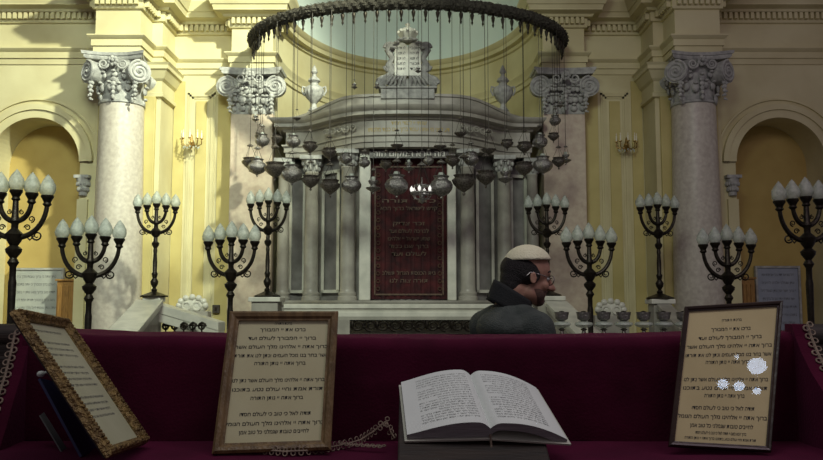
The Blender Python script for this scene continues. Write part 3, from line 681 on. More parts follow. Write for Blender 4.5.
# ------------------------------------------------------------------ candelabra
def mk_candelabrum(tall):
    t = thing('candelabrum', 'x', 'candelabrum'); Z = V(0, 0, 0); s = .27
    zs = 1.28 if not tall else 0.0         # socket level; tall ones hang their origin at the sockets
    hub = zs-1.35*s; hub2 = zs-.80*s
    st = MB()
    if not tall:
        prof = [(.030, .07), (.045, .10), (.022, .13), (.05, .18), (.058, .22), (.03, .27), (.04, .31), (.045, .33), (.03, .36), (.033, .50), (.024, .62), (.03, .66), (.024, .70), (.05, .74), (.055, .77), (.03, .80), (.028, hub-.06), (.06, hub-.03), (.075, hub+.03), (.03, hub+.08), (.03, hub2-.03), (.05, hub2), (.03, hub2+.04), (.022, zs+.02)]
    else:
        prof = [(.034, -2.9), (.030, hub-.70), (.035, hub-.40), (.028, hub-.36), (.028, hub-.26), (.05, hub-.22), (.028, hub-.18), (.065, hub-.13), (.07, hub-.10), (.035, hub-.07), (.06, hub-.03), (.08, hub+.03), (.03, hub+.08), (.03, hub2-.03), (.05, hub2), (.03, hub2+.04), (.022, zs+.02)]
    st.lathe(prof, 14); stem = st.build('stem', 'bronze', t, smooth=True, off=Z)
    bs = MB()
    if not tall: bs.lathe([(.0, 0), (.20, 0), (.20, .02), (.17, .03), (.10, .055), (.05, .075), (.03, .09)], 8)
    else:
        bs.lathe([(0, -3.0), (.24, -3.0), (.24, -2.97), (.14, -2.93), (.06, -2.88), (.03, -2.85)], 8)
    bs.build('base', 'bronze', t, smooth=True, off=Z)
    def socket(x, z, par):
        k = MB(); k.lathe([(.02, z-.085), (.040, z-.065), (.030, z-.045), (.044, z-.018), (.056, z), (.056, z+.018), (0, z+.018)], 12, (x, 0, 0))
        k.build('socket', 'bronze', par, smooth=True, off=Z)
        f = MB()
        f.lathe([(.038, z+.012), (.062, z+.04), (.069, z+.075), (.061, z+.115), (.042, z+.152), (.021, z+.185), (.0, z+.21)], 16, (x, 0, 0), fn=lambda a, zz: 1+.10*math.cos(5*a+zz*40))
        f.build('flame_shade', 'flame_glass', par, smooth=True, off=Z)
    socket(0, zs+.045, stem)
    for sg in (-1, 1):
        for (ext, hz, ztop) in ((1.0, hub, zs), (.5, hub2, zs+.02)):
            pts = []; rad = []
            for i in range(15):
                a = i/14*PI/2; pts.append(V(sg*ext*s*math.sin(a)**.9, 0, hz+(ztop-.05-hz)*(1-math.cos(a)))); rad.append(.026-.006*i/14)
            pts.append(V(sg*ext*s, 0, ztop-.03)); rad.append(.019)
            m = MB(); m.tube(pts, rad, 9); arm = m.build('arm', 'bronze', t, smooth=True, off=Z)
            socket(sg*ext*s, ztop, arm)
            # curls
            c = MB()
            def curl(cx, cz_, r, a0, dr, th):
                pt = []
                for i in range(18):
                    u = i/17; a = a0+dr*u*1.35*2*PI; rr = r*(1-.7*u); pt.append(V(sg*(cx+rr*math.cos(a)), 0, cz_+rr*math.sin(a)))
                c.tube(pt, [th*(1-.4*i/17) for i in range(18)], 5)
            if ext == 1.0:
                curl(.72*s, hz+.02, .045, PI, 1, .009); c.tube([V(sg*.30*s, 0, hz+.03), V(sg*.5*s, 0, hz-.02), V(sg*.62*s, 0, hz+.02)], .008, 5)
                curl(.52*s, hz+.62*s, .03, -PI/2, 1, .007); curl(.40*s, hz+.34*s, .028, PI, -1, .007)
            else:
                curl(.20*s, hz+.30*s, .022, PI/2, 1, .006)
            c.build('curl', 'bronze', arm, smooth=True, off=Z)
    return t
short = [(154, 297, 11.4, 208, 'short candelabrum on the sloping white stair rail, beside the brightly lit left column'),
         (267, 297, 11.6, 205, 'short candelabrum standing at the left end of the ark balustrade'),
         (548, 296, 11.6, 209, 'short candelabrum standing just behind the man in the cream cap'),
         (660, 299, 11.3, 209, 'short candelabrum on a white pedestal, before the dim right-hand wall panel')]
pr = None
for px, py, D, ps, lb_ in short:
    if pr is None: pr = o = mk_candelabrum(False)
    else: o = copy_tree(pr)
    b = W(px, py, D); top = W(px, ps, D); k = (top.z-b.z)/1.28
    o.location = b; o.scale = (1, 1, k); o.rotation_euler.z = R.uniform(-.25, .25); o['label'] = lb_; o['group'] = 'short black candelabra'
tall = [(16, 197, 7.0, 0.10, 'tallest black candelabrum, cut by the left edge, before the left arch'),
        (91, 240, 7.9, .2, 'tall black candelabrum in front of the brightly lit left column'),
        (231.5, 243, 8.9, -.1, 'tall black candelabrum rising just behind the light wooden frame'),
        (589, 244, 9.2, .1, 'tall black candelabrum just behind the row of cups, next to the man'),
        (727, 246, 8.9, .0, 'tall black candelabrum rising just behind the dark framed sheet'),
        (806, 203, 7.5, .1, 'tallest black candelabrum on the right, before the right arch')]
pr = None
for px, ps, D, rot, lb_ in tall:
    if pr is None: pr = o = mk_candelabrum(True)
    else: o = copy_tree(pr)
    top = W(px, ps, D); o.location = top; o.rotation_euler.z = rot; o.scale = (1, 1, 1); o['label'] = lb_; o['group'] = 'tall black candelabra'
    for ch in o.children:                # reach the floor: stretch only the pole foot by moving the base
        if ch.name.startswith('base'): ch.location.z = 3.0-(top.z-FL)
        if ch.name.startswith('stem') and top.z-FL > 2.9:
            pass

# ------------------------------------------------------------------ sconces
def sconce(px, py, lb_):
    c = W(px, py, 13.25); t = thing('wall_sconce', lb_, 'wall lamp', (c.x, 13.36, c.z), 'gilt candle sconces')
    b = MB(); b.lathe([(.0, -.16), (.03, -.13), (.015, -.1), (.05, -.05), (.03, 0), (.02, .06), (0, .1)], 10, (c.x, 13.22, c.z)); b.tube([V(c.x, 13.38, c.z-.04), V(c.x, 13.22, c.z-.04)], .015, 6)
    b.build('bracket', 'brass', t, smooth=True)
    for k in range(5):
        a = -PI*k/4; x = c.x+.17*math.cos(a); y = 13.22+.10*math.sin(a); z = c.z+.0
        m = MB(); m.tube([V(c.x, 13.22, c.z-.05), V((c.x+x)/2, (13.22+y)/2, c.z-.12), V(x, y, c.z-.08), V(x, y, z)], .009, 5); m.lathe([(.01, 0), (.03, .01), (.03, .02), (0, .02)], 8, (x, y, z))
        arm = m.build('arm', 'brass', t, smooth=True)
        q = MB(); q.lathe([(.011, .02), (.011, .11), (.004, .12), (.008, .14), (0, .17)], 8, (x, y, z)); q.build('candle', 'candle', arm, smooth=True)
    m = MB()
    for k in range(9):
        a = -PI*k/8; m.ell((c.x+.13*math.cos(a), 13.22+.08*math.sin(a), c.z-.13-.02*(k % 2)), (.012, .012, .022), 6, 5)
    m.build('crystal_drops', 'flame_glass', t, smooth=True)
sconce(192, 140, 'gilt candle sconce on the lit left wall panel'); sconce(626, 143, 'gilt candle sconce on the dim right wall panel')

# ------------------------------------------------------------------ balustrade, stair rails, pedestals
bl = thing('ark_balustrade', 'white marble balustrade with black iron scrollwork before the ark', 'balustrade', (XC, 11.4, FL))
rx0, rx1 = W(284, 305, 11.45).x, W(532, 305, 11.45).x
r = MB(); r.sweep([(rx0, 11.45), (rx1, 11.45)], [(-.25, -.07), (.0, -.07), (.03, -.09), (.03, -.13), (0, -.15), (-.01, -.18), (.0, -.19), (.0, -.25), (-.03, -.30), (-.22, -.30), (-.25, -.07)])
r.build('rail', 'white_marble', bl)
for sx, (a, b) in enumerate(((rx0-.03, rx0+.95), (rx1-.5, rx1+.05))): MB().box(a, b, 11.28+.2, 11.62, FL, -.29).build('pier', 'ark_marble', bl, bevel=.01)
ir = MB()
x = rx0+.98; k = 0
while x < rx1-.55:
    for dr in (1, -1):
        pts = []
        for i in range(20):
            u = i/19; a = PI/2*dr+dr*u*1.6*2*PI; rr = .085*(1-.75*u); pts.append(V(x+.09*dr+rr*math.cos(a)*1.2, 11.52, -.38+(rr*math.sin(a))))
        ir.tube(pts, [.02*(1-.4*i/19) for i in range(20)], 6)
    ir.ell((x, 11.52, -.37), (.03, .025, .07), 7, 6); ir.ell((x+.18, 11.52, -.40), (.035, .02, .03), 7, 5)
    k += 1; x += .36
ir.tube([V(rx0+.93, 11.52, -.31), V(rx1-.5, 11.52, -.31)], .012, 6); ir.tube([V(rx0+.93, 11.52, -.50), V(rx1-.5, 11.52, -.50)], .014, 6)
k = 0; x = rx0+1.0
while x < rx1-.55: ir.tube([V(x, 11.52, -.5), V(x, 11.52, FL)], .012, 6); x += .12
ir.build('ironwork', 'bronze', bl, smooth=True)
# pedestals under the short candelabra
def pedestal(px, D, z, lb_, w=.24):
    x = W(px, 298, D).x; t = thing('marble_pedestal', lb_, 'pedestal', (x, D, FL), 'pedestals of the short candelabra')
    MB().box(x-w+.04, x+w-.04, D-w+.04, D+w-.04, FL, z-.07).build('shaft', 'ark_marble', t, bevel=.01)
    MB().box(x-w, x+w, D-w, D+w, z-.07, z-.001).build('top_slab', 'white_marble', t, bevel=.012)
zb = [W(px, py, D).z for px, py, D, _, _ in short]
pedestal(154, 11.4, zb[0], 'marble pedestal at the head of the white stair rail on the left', .13)
pedestal(267, 11.6, zb[1], 'cream marble pedestal at the left end of the ark balustrade', .23)
pedestal(548, 11.6, zb[2], 'marble pedestal hidden mostly behind the man in the cream cap', .22)
pedestal(660, 11.3, zb[3], 'marble pedestal before the dim wall panel at the right', .17)
def slab(name, a, b, w, th, m, lb_, cat, side, panel=True):
    # sloping rail from a down to b, w = width vector
    mb = MB(); n = V(0, 0, -th)
    lay = [(0, 0), (.0, .25), (-.03, .3), (-.03, 1)]
    vs = [a-w, a+w, b+w, b-w]; mb.add(vs+[v+n for v in vs], [(0, 1, 2, 3), (7, 6, 5, 4), (0, 4, 5, 1), (1, 5, 6, 2), (2, 6, 7, 3), (3, 7, 4, 0)])
    wi = w*.85; n2 = V(0, 0, -th*1.9); vs = [a-wi+n, a+wi+n, b+wi+n, b-wi+n]
    vs2 = [v+n2*.5 for v in vs]; mb.add(vs+vs2, [(0, 1, 2, 3), (7, 6, 5, 4), (0, 4, 5, 1), (1, 5, 6, 2), (2, 6, 7, 3), (3, 7, 4, 0)])
    t = thing(name, lb_, cat, (b.x, b.y, FL)); mb.build('handrail', m, t, bevel=.01)
    if not panel: return t
    wd = w*.7; pn = MB(); zt = n*1.9
    vs = [a-wd+zt, a+wd+zt, b+wd+zt, b-wd+zt]; lo = [V(v.x, v.y, FL) for v in vs]
    pn.add(vs+lo, [(0, 1, 2, 3), (7, 6, 5, 4), (0, 4, 5, 1), (1, 5, 6, 2), (2, 6, 7, 3), (3, 7, 4, 0)])
    pn.build('side_panel', 'ark_marble', t)
    return t
slab('stair_rail', W(150, 299.5, 11.2), W(116, 338, 9.3), V(.19, 0, 0), .07, 'white_marble', 'broad white marble stair rail sloping down to the left, beneath the short candelabrum', 'stair rail', -1)
slab('stair_rail', W(160, 303, 11.3), W(222, 322, 12.0), V(.02, .14, 0), .13, 'white_marble', 'moulded pale marble stair rail sloping down to the right above dark ironwork', 'stair rail', 1, False)
slab('stair_rail', W(556, 301, 11.3), W(598, 342, 9.4), V(.16, 0, 0), .07, 'white_marble', 'pale marble stair rail sloping down to the right, beside the man', 'stair rail', 1)
slab('stair_rail', W(664, 304, 11.1), W(700, 342, 9.4), V(.10, 0, 0), .07, 'ark_marble', 'dim grey marble stair rail sloping down behind the dark framed sheet', 'stair rail', 1)
# grille under the left rail
gr = MB()
for k in range(5):
    pts = []; x0 = W(166+k*9, 323, 11.45)
    for i in range(16):
        u = i/15; a = u*1.5*2*PI; rr = .06*(1-.7*u); pts.append(x0+V(rr*math.cos(a), 0, rr*math.sin(a)-.05))
    gr.tube(pts, .016, 6)
    gr.tube([x0+V(0, 0, .02), V(x0.x, x0.y, FL)], .012, 5)
tag(gr.build('iron_grille', 'bronze', smooth=True), 'black iron grille under the pale stair rail on the left', 'grille')
# carved bird-like finials on the wall base
def finial(px, py, lb_):
    c = W(px, py, 12.3); t = thing('carved_finial', lb_, 'carving', (c.x, c.y, FL), 'carved marble finials')
    MB().box(c.x-.26, c.x+.26, c.y-.12, c.y+.12, FL, c.z-.02).build('plinth', 'ark_marble', t, bevel=.01)
    m = MB(); m.ell((c.x, c.y, c.z+.06), (.24, .10, .13), 16, 8)
    for k in range(7):
        a = PI*k/6; m.ell((c.x+.20*math.cos(a), c.y-.06, c.z+.07+.13*math.sin(a)), (.05, .04, .05), 8, 6)
    m.torus((c.x-.08, c.y-.09, c.z+.06), .06, .02, Matrix.Rotation(PI/2, 3, 'X')); m.torus((c.x+.08, c.y-.09, c.z+.06), .06, .02, Matrix.Rotation(PI/2, 3, 'X'))
    m.build('shell', 'white_marble', t, smooth=True)
finial(193, 310, 'carved white marble shell finial low on the left wall'); finial(610, 314, 'carved white marble shell finial behind the row of cups')
# switch box
c = W(247, 309, 13.0)
c = W(218, 309, 13.3)
# cups along the far rail
cupb = None
cupn = [562, 584, 604, 624, 644, 664, 684]
rl = MB(); a = W(545, 337, 6.4); b = W(712, 337, 6.4); rl.box(a.x, b.x, 6.28, 6.52, a.z-.06, a.z); 
tr = thing('marble_ledge', 'marble ledge carrying the row of footed cups behind the velvet parapet', 'ledge', (a.x/2+b.x/2, 6.4, FL))
rl.build('ledge_top', 'ark_marble', tr, bevel=.01); MB().box(a.x+.05, b.x-.05, 6.34, 6.46, FL, a.z-.06).build('ledge_wall', 'ark_marble', tr)
for n, px in enumerate(cupn):
    t = thing('footed_cup', '%s silver footed cup from the left in the row behind the velvet parapet' % ORD[n], 'cup', W(px, 337, 6.4), 'footed cups behind the parapet') if cupb is None else copy_tree(cupb)
    if cupb is None:
        cupb = t; Z = V(0, 0, 0)
        m = MB(); m.lathe([(0, 0), (.045, 0), (.05, .01), (.02, .025), (.014, .05), (.03, .06), (.014, .07)], 14); m.build('foot', 'dark_silver', t, smooth=True, off=Z)
        m = MB(); m.lathe([(.014, .07), (.06, .085), (.075, .10), (.07, .115), (.03, .125)], 14); m.build('saucer', 'flame_glass', t, smooth=True, off=Z)
        m = MB(); m.lathe([(.02, .125), (.05, .145), (.055, .175), (.06, .20), (.052, .20), (.045, .16), (0, .14)], 14); m.build('bowl', 'silver', t, smooth=True, off=Z)
        m = MB(); m.lathe([(.0, .16), (.03, .165), (.034, .19), (.02, .205), (0, .21)], 10); m.build('wick_holder', 'bronze', t, smooth=True, off=Z)
    else:
        t.location = W(px, 337, 6.4)
        t.scale = (1, 1, 1)
        t['label'] = '%s silver footed cup from the left in the row behind the velvet parapet' % ORD[n]

# ------------------------------------------------------------------ plaques and shelves in the niches
def plaque(x0, x1, y0, y1, D, m, lb_):
    a = W(x0, y0, D); b = W(x1, y1, D); t = thing('memorial_plaque', lb_, 'plaque', ((a.x+b.x)/2, D, b.z), 'memorial plaques in the arches')
    MB().box(a.x, b.x, D, D+.05, b.z, a.z).build('slab', m, t, bevel=.008)
    e = MB(); w = .035
    for bx in ((a.x-w, a.x, b.z-w, a.z+w), (b.x, b.x+w, b.z-w, a.z+w), (a.x, b.x, a.z, a.z+w), (a.x, b.x, b.z-w, b.z)): e.box(bx[0], bx[1], D-.02, D+.05, bx[2], bx[3])
    e.build('border', 'capital_stone', t)
    tx = MB(); n = 9; H = a.z-b.z
    for k in range(n): put_text(tx, rline(R.randint(26, 34)), lambda x, z: V(x, D-.003, z), (a.x+b.x)/2, a.z-H*(k+1)/(n+.6), (b.x-a.x)*R.uniform(.75, .9), H*.05, .0)
    tx.build('lettering', 'grey_ink', t, merge=False)
plaque(12, 59, 270, 345, 13.3, 'plaque_stone', 'pale stone plaque of carved lines in the left arch')
plaque(757, 801, 268, 345, 13.3, 'blue_plaque', 'bluish stone plaque of carved lines in the right arch')
def bookboard(x0, x1, y0, D, lb_):
    a = W(x0, y0, D); b = W(x1, y0+60, D); t = thing('wooden_cabinet', lb_, 'cabinet', ((a.x+b.x)/2, D, FL), 'narrow wooden cabinets')
    MB().box(a.x, b.x, D, D+.22, FL, a.z).build('carcass', 'orange_wood', t, bevel=.01)
    m = MB(); w = (b.x-a.x)
    for k in range(3): m.box(a.x+w*(.08+.3*k), a.x+w*(.08+.3*k)+w*.22, D-.02, D, FL+.2, a.z-.08)
    m.build('door_slats', 'orange_wood', t, bevel=.006)
    MB().box(a.x-.02, b.x+.02, D-.03, D+.22, a.z, a.z+.03).build('top_board', 'orange_wood', t, bevel=.006)
bookboard(57, 75, 281, 12.9+.1, 'narrow orange-brown wooden cabinet beside the pale plaque'); bookboard(741, 757, 279, 13.0, 'narrow orange-brown wooden cabinet beside the bluish plaque')
c = W(216, 309, 13.33); sb = thing('switch_box', 'small dark switch box low on the left wall', 'switch', (c.x, 13.35, c.z))
MB().box(c.x-.06, c.x+.06, 13.31, 13.375, c.z-.07, c.z+.07).build('box', 'switch_plate', sb, bevel=.008); MB().box(c.x-.015, c.x+.015, 13.30, 13.312, c.z-.03, c.z+.03).build('rocker', 'dark_frame', sb)

# ------------------------------------------------------------------ bimah: platform, table, velvet parapet, rails
struct(MB().box(-3, 3, -1.5, 4.6, FL, -1.5).build('floor_platform', 'dark_wood'))
TZ = -.36
def wob(x, z, s=1): return .006*s*noise.noise(V(x*3, z*3, .3))+.003*s*noise.noise(V(x*11, z*8, 2))
pv = MB(); rows = []
prof = []
for i in range(14): prof.append((2.05, TZ+(-.115-TZ)*i/13))
for i in range(7):
    a = i/6*PI/2; prof.append((2.05+.03*(1-math.cos(a)), -.115+.03*math.sin(a)))
for i in range(1, 6): prof.append((2.08+.22*i/5, -.085))
for i in range(1, 5):
    a = i/4*PI/2; prof.append((2.30+.03*math.sin(a), -.085-.03*(1-math.cos(a))))
prof += [(2.33, -.5), (2.33, -1.5)]
for i in range(141):
    x = -1.0+2.0*i/140; sag = .016*(1-abs(x)**2.2)
    rows.append([V(x, y+wob(x, z*1.3), z-(sag if z > -.2 else 0)+wob(x*2, y)*.6) for y, z in prof])
pv.grid(rows); tp = thing('velvet_parapet', 'burgundy velvet covered parapet running across behind the book and frames', 'parapet', (0, 2.2, -1.5))
pv.build('velvet_cover', 'velvet', tp, smooth=True)
MB().box(-.99, .99, 2.08, 2.30, -1.5, -.13).build('core', 'dark_wood', tp)
tt_ = thing('reading_table', 'burgundy velvet covered reading table under the book and frames', 'table', (0, 1.6, -1.5))
tb2 = MB(); rows = []
for i in range(101):
    x = -.985+1.97*i/100; rows.append([V(x, 1.12, -1.4)]+[V(x, 1.12+.93*j/24, TZ+(wob(x*1.5, j*.2)*.5 if 0 < j < 24 else -.0)) for j in range(25)])
tb2.grid(rows); tb2.build('table_cloth', 'velvet', tt_, smooth=True)
MB().box(-.97, .97, 1.14, 2.04, TZ-.05, TZ-.012).build('tabletop', 'dark_wood', tt_)
for sx in (-1, 1):
    for yy in (1.18, 1.96): MB().box(sx*.92-.04, sx*.92+.04, yy-.04, yy+.04, -1.5, TZ-.05).build('leg', 'dark_wood', tt_)
def braid(pts, mb, r=.0075, side=V(1, 0, 0)):
    L = []; 
    for a, b in zip(pts, pts[1:]):
        n = max(1, int((b-a).length/(r*1.5)))
        for i in range(n): L.append(a+(b-a)*i/n)
    for i, p in enumerate(L):
        q = L[min(i+1, len(L)-1)]; t = (q-L[max(0, i-1)]).normalized()
        s_ = (side-t*side.dot(t)).normalized(); nrm = t.cross(s_)
        M = Matrix((t, s_, nrm)).transposed()
        mb.torus(p+s_*r*.9*(-1)**i, r, r*.30, M, 9, 5)
    mb.tube(L, r*.45, 5)
def wing(sg, edge, lb_):
    t = thing('velvet_drape', lb_, 'draped cloth', (sg*1.0, 1.9, TZ), 'velvet side pieces of the table')
    m = MB(); x0 = sg*.985; x1 = sg*1.02
    top = [(y, z) for y, z in edge]
    rows = [[V(x0, y, z), V(x1, y, z), V(x1, 2.3 if False else 2.10, z), V(x0, 2.10, z)] for y, z in top]
    m.grid(rows, True, True, True); m.build('side_cloth', 'velvet', t, smooth=False)
    b = MB(); braid([V(x1+sg*.004, y-.004, z) for y, z in top], b, .0072, V(1, 0, 0)); b.build('braid_edging', 'braid', t, smooth=True)
wing(-1, [(2.06, -.085), (2.045, -.13), (2.02, -.19), (1.985, -.25), (1.955, -.31), (1.90, -.40), (1.86, -.47), (1.8, -.6)], 'burgundy velvet side piece with looped braid edge at the left')
wing(1, [(2.06, -.065), (2.045, -.095), (2.015, -.135), (1.97, -.18), (1.91, -.225), (1.82, -.29), (1.70, -.36), (1.6, -.5)], 'burgundy velvet side piece with looped braid edge at the right')
for sg, nm in ((-1, 'left'), (1, 'right')):
    t = thing('wooden_rail', 'dark wooden platform rail beyond the velvet at the %s edge' % nm, 'rail', (sg*1.5, 2.2, -1.5), 'wooden rails beside the table')
    m = MB(); pts = [V(sg*1.03, 2.14, -.10), V(sg*1.9, 2.12, -.10)]; m.tube([pts[0]+(pts[1]-pts[0])*i/6 for i in range(7)], .034, 12); m.box(min(sg*1.03, sg*1.9), max(sg*1.03, sg*1.9), 2.10, 2.20, -.17, -.12)
    m.build('handrail', 'dark_wood', t, smooth=True)
    m = MB(); a, b = sorted((sg*1.035, sg*1.9)); m.box(a, b, 2.13, 2.17, -1.5, -.16); m.build('rail_panel', 'dark_wood', t)
    for k in range(2): m = MB(); x = sg*(1.08+.42*k); m.box(x-.03, x+.03, 2.09, 2.21, -1.5, -.15); m.build('post', 'dark_wood', t, bevel=.006)
# loose braid on the table by the book
b = MB(); pl = [(262, 456, 1.83), (285, 458, 1.81), (305, 456, 1.82), (325, 451, 1.85), (345, 446, 1.90), (360, 440, 1.93), (374, 431, 1.99), (387, 419, 2.025), (391, 430, 2.02), (396, 443, 1.96)]
pw = [P(*q) for q in pl]; pw = [V(p.x, min(p.y, 2.03), max(p.z, TZ+.012)) for p in pw]
braid(pw, b, .0052, V(0, .3, 1)); 
pw2 = [V(p.x, min(p.y, 2.03), TZ+.014) for p in [P(340, 448, 1.9), P(355, 450, 1.88), P(372, 451, 1.87), P(386, 453, 1.86)]]
braid(pw2, b, .0045, V(0, 1, .2))
tag(b.build('braid_trim', 'braid', smooth=True), 'loose looped pinkish-gold braid lying between the light frame and the book', 'braid')

# ------------------------------------------------------------------ framed sheets
class Plane4:
    def __init__(s, TL, TR, BR, BL, flat=True):
        s.c = (TL, TR, BR, BL); s.u = (TR-TL).length; s.v = (BL-TL).length
        s.n = ((TR-TL).cross(BL-TL)).normalized()
        if flat: BR = BR*(TL.dot(s.n)/BR.dot(s.n)); s.c = (TL, TR, BR, BL)
        if s.n.dot(-TL) < 0: s.n = -s.n          # face the eye
    def __call__(s, a, b, h=0):                   # a, b in 0..1 from TL
        TL, TR, BR, BL = s.c
        return (TL*(1-a)+TR*a)*(1-b)+(BL*(1-a)+BR*a)*b+s.n*h
def framed(name, lb_, PL, bw, th, fm, pm, lines, textm, group, carve=False, mtop=None):
    base = PL(.5, 1); t = thing(name, lb_, 'framed sheet', base, group)
    fu, fv = bw/PL.u, bw/PL.v
    prof = [(0, 0), (0, th), (.25, th*1.35), (.6, th*1.2), (.8, th*.8), (1, th*.75), (1, 0)]
    m = MB(); rows = []
    N = 40
    def ringpt(k, e, h):                          # walk the border
        a0, b0 = fu*e, fv*e
        if k < N: s_ = k/N; return PL(a0+(1-2*a0)*s_, b0, h)
        k -= N
        if k < N: s_ = k/N; return PL(1-a0, b0+(1-2*b0)*s_, h)
        k -= N
        if k < N: s_ = k/N; return PL(1-a0-(1-2*a0)*s_, 1-b0, h)
        k -= N; s_ = k/N; return PL(a0, 1-b0-(1-2*b0)*s_, h)
    for k in range(4*N+1):
        kk = k % (4*N); bmp = (1+.35*(k % 2)) if carve else 1
        rows.append([ringpt(kk, e, h*(bmp if .1 < e < .9 else 1)) for e, h in prof])
    m.grid(rows, True); m.build('frame_border', fm, t)
    if carve:
        cb = MB(); nn = 60
        for k in range(nn*4):
            q = k/nn; kk = int(q*N) % (4*N); p = ringpt(kk, .35, th*1.5); cb.ell(p, (.0055,)*3, 6, 4)
        cb.build('carved_beading', fm, t, smooth=True)
    bk = MB(); vs = [PL(a, b, h) for h in (-.004, .001) for a, b in ((.01, .01), (.99, .01), (.99, .99), (.01, .99))]
    bk.add(vs, [(0, 1, 2, 3), (4, 7, 6, 5), (0, 4, 5, 1), (1, 5, 6, 2), (2, 6, 7, 3), (3, 7, 4, 0)]); bk.build('backing_board', 'dark_wood', t)
    sh = MB(); e = .9; vs = [PL(a, b, .0025) for a, b in ((fu*e, fv*e), (1-fu*e, fv*e), (1-fu*e, 1-fv*e), (fu*e, 1-fv*e))]; sh.add(vs, [(0, 1, 2, 3)])
    sh.build('sheet', pm, t)
    tx = MB()
    for s_, y, w, h in lines:
        put_text(tx, s_, lambda a, b: PL(a, -b, .0032), .5, -y, w, h, .014)
    tx.build('lettering', textm, t, merge=False)
    if carve: return t
    gl = MB(); gl.add([PL(a, b, th*.6) for a, b in ((fu*e, fv*e), (1-fu*e, fv*e), (1-fu*e, 1-fv*e), (fu*e, 1-fv*e))], [(0, 1, 2, 3)])
    go = gl.build('glass_pane', 'pane_glass', t)
    if go.data.polygons[0].normal.dot(PL.n) < 0: go.data.flip_normals()
    # easel strut behind
    return t
def lay(ys, y0, y1, ws, hh):
    return [(BL[i], (ys[i]-y0)/(y1-y0), ws[i], hh*(.75 if i in (0, 12) else 1)) for i in range(13)]
pl1 = Plane4(P(231, 313, 2.0), P(338.5, 313, 2.0), P(331, 451, 1.835), P(213, 455, 1.83))
l1 = lay([326, 333, 342, 351, 360, 368, 385, 394, 402.5, 418, 427, 435, 446], 313, 453, [.16, .42, .62, .84, .86, .46, .82, .80, .46, .62, .86, .60, .30], .035)
framed('framed_blessing', 'light wooden framed sheet of Hebrew lines, leaning left of the open book', pl1, .024, .012, 'wood_frame', 'parchment', l1, 'ink', 'framed sheets on the table')
pl2 = Plane4(P(684, 308, 2.02), P(782, 302, 2.02), P(770, 453, 1.84), P(668, 447, 1.84))
l2 = lay([323, 333, 342, 351, 360, 367.5, 385, 393.5, 401, 413, 421.5, 430, 443], 305, 450, [.20, .40, .64, .86, .86, .44, .84, .84, .40, .62, .88, .62, .46], .035)
l2[-1] = (BL[12]+' '+BL[9], .905, .5, .026); l2.append((BL[7]+' '+BL[5], .94, .7, .024))
framed('framed_blessing', 'dark framed sheet of Hebrew lines with white reflections, at the right', pl2, .013, .009, 'dark_frame', 'parchment_warm', l2, 'ink', 'framed sheets on the table')
pl3 = Plane4(P(9, 313, 1.715), P(62, 323, 2.02), P(144, 445, 1.93), P(106, 459, 1.62))
l3 = [(rline(30), .12+.045*k, R.uniform(.5, .62), .022) for k in range(15) if k not in (1, 5, 10)]
framed('framed_blessing', 'gilt carved framed sheet seen edgewise, tilted over at the left', pl3, .022, .012, 'gilt_frame', 'parchment_green', l3, 'grey_ink', 'framed sheets on the table', carve=True)
# blue folder and papers leaning under the gilt frame
f = MB()
def sheet3(a, b, c, d, th, name, m, lb_, cat):
    n = (b-a).cross(d-a).normalized()*th; mb = MB(); mb.add([a, b, c, d, a+n, b+n, c+n, d+n], [(0, 1, 2, 3), (7, 6, 5, 4), (0, 4, 5, 1), (1, 5, 6, 2), (2, 6, 7, 3), (3, 7, 4, 0)])
    return tag(mb.build(name, m), lb_, cat)
sheet3(P(40, 378, 1.86), P(66, 384, 1.98), P(98, 449, 1.93), P(82, 456, 1.80), .006, 'blue_folder', 'blue_card', 'dark blue folder leaning in the shadow under the gilt frame', 'folder')
sheet3(P(40, 415, 1.93), P(44, 412, 1.97), P(70, 453, 1.90), P(65, 457, 1.86), .003, 'loose_paper', 'grey_ink', 'thin grey paper edge leaning below the blue folder', 'paper')
kb = MB(); p = P(41, 374, 1.95); kb.ell(p, (.010, .010, .008), 10, 8); kb.tube([p, p+V(.03, .02, .01)], .004, 6); tag(kb.build('white_knob', 'paper', smooth=True), 'small white knob beside the gilt frame edge', 'knob')

# ------------------------------------------------------------------ book and its stand
bkL = Plane4(P(401, 387, 1.93), P(470, 384, 1.92), P(490, 438, 1.73), P(407, 440, 1.735), False)
bkR = Plane4(P(470, 384, 1.92), P(536, 391, 1.92), P(567, 443, 1.725), P(490, 438, 1.73), False)
bkL.n = bkR.n = (bkL.n+bkR.n).normalized()
bk = thing('prayer_book', 'open white-paged prayer book of Hebrew text on the dark stand', 'book', bkL(1, 1))
def hL(a): return .014+.024*math.sin(PI*min(1, a)**1.6*.5)*(1-max(0, (a-.86)/.14)**2*.55) + .012*math.sin(PI*a)
def hR(a): return .009+.029*(1-a)**.8*(1-max(0, (.14-a)/.14)**2*.45)+.014*math.sin(PI*min(1, max(0, a)))
def pages(PL, hf, name, lo, thickmat, t0=0.0):
    N = 30; top = []; 
    for i in range(N+1):
        a = i/N; top.append([PL(a, b/8, hf(a)) for b in range(9)])
    blk = MB(); rows = [[PL(i/N, 0, lo(i/N)), PL(i/N, 0, hf(i/N)-.0006), PL(i/N, 1, hf(i/N)-.0006), PL(i/N, 1, lo(i/N))] for i in range(N+1)]
    blk.grid(rows, True, True, True); blk.build('page_block', 'page_edge', bk)
    tp_ = MB(); tp_.grid(top); o = tp_.build(name, 'paper', bk, smooth=True); return o
pL = pages(bkL, hL, 'left_page', lambda a: .003, None)
pR = pages(bkR, hR, 'right_page', lambda a: max(.003, hR(a)-.018-.004*a) if a < .96 else .004, None)
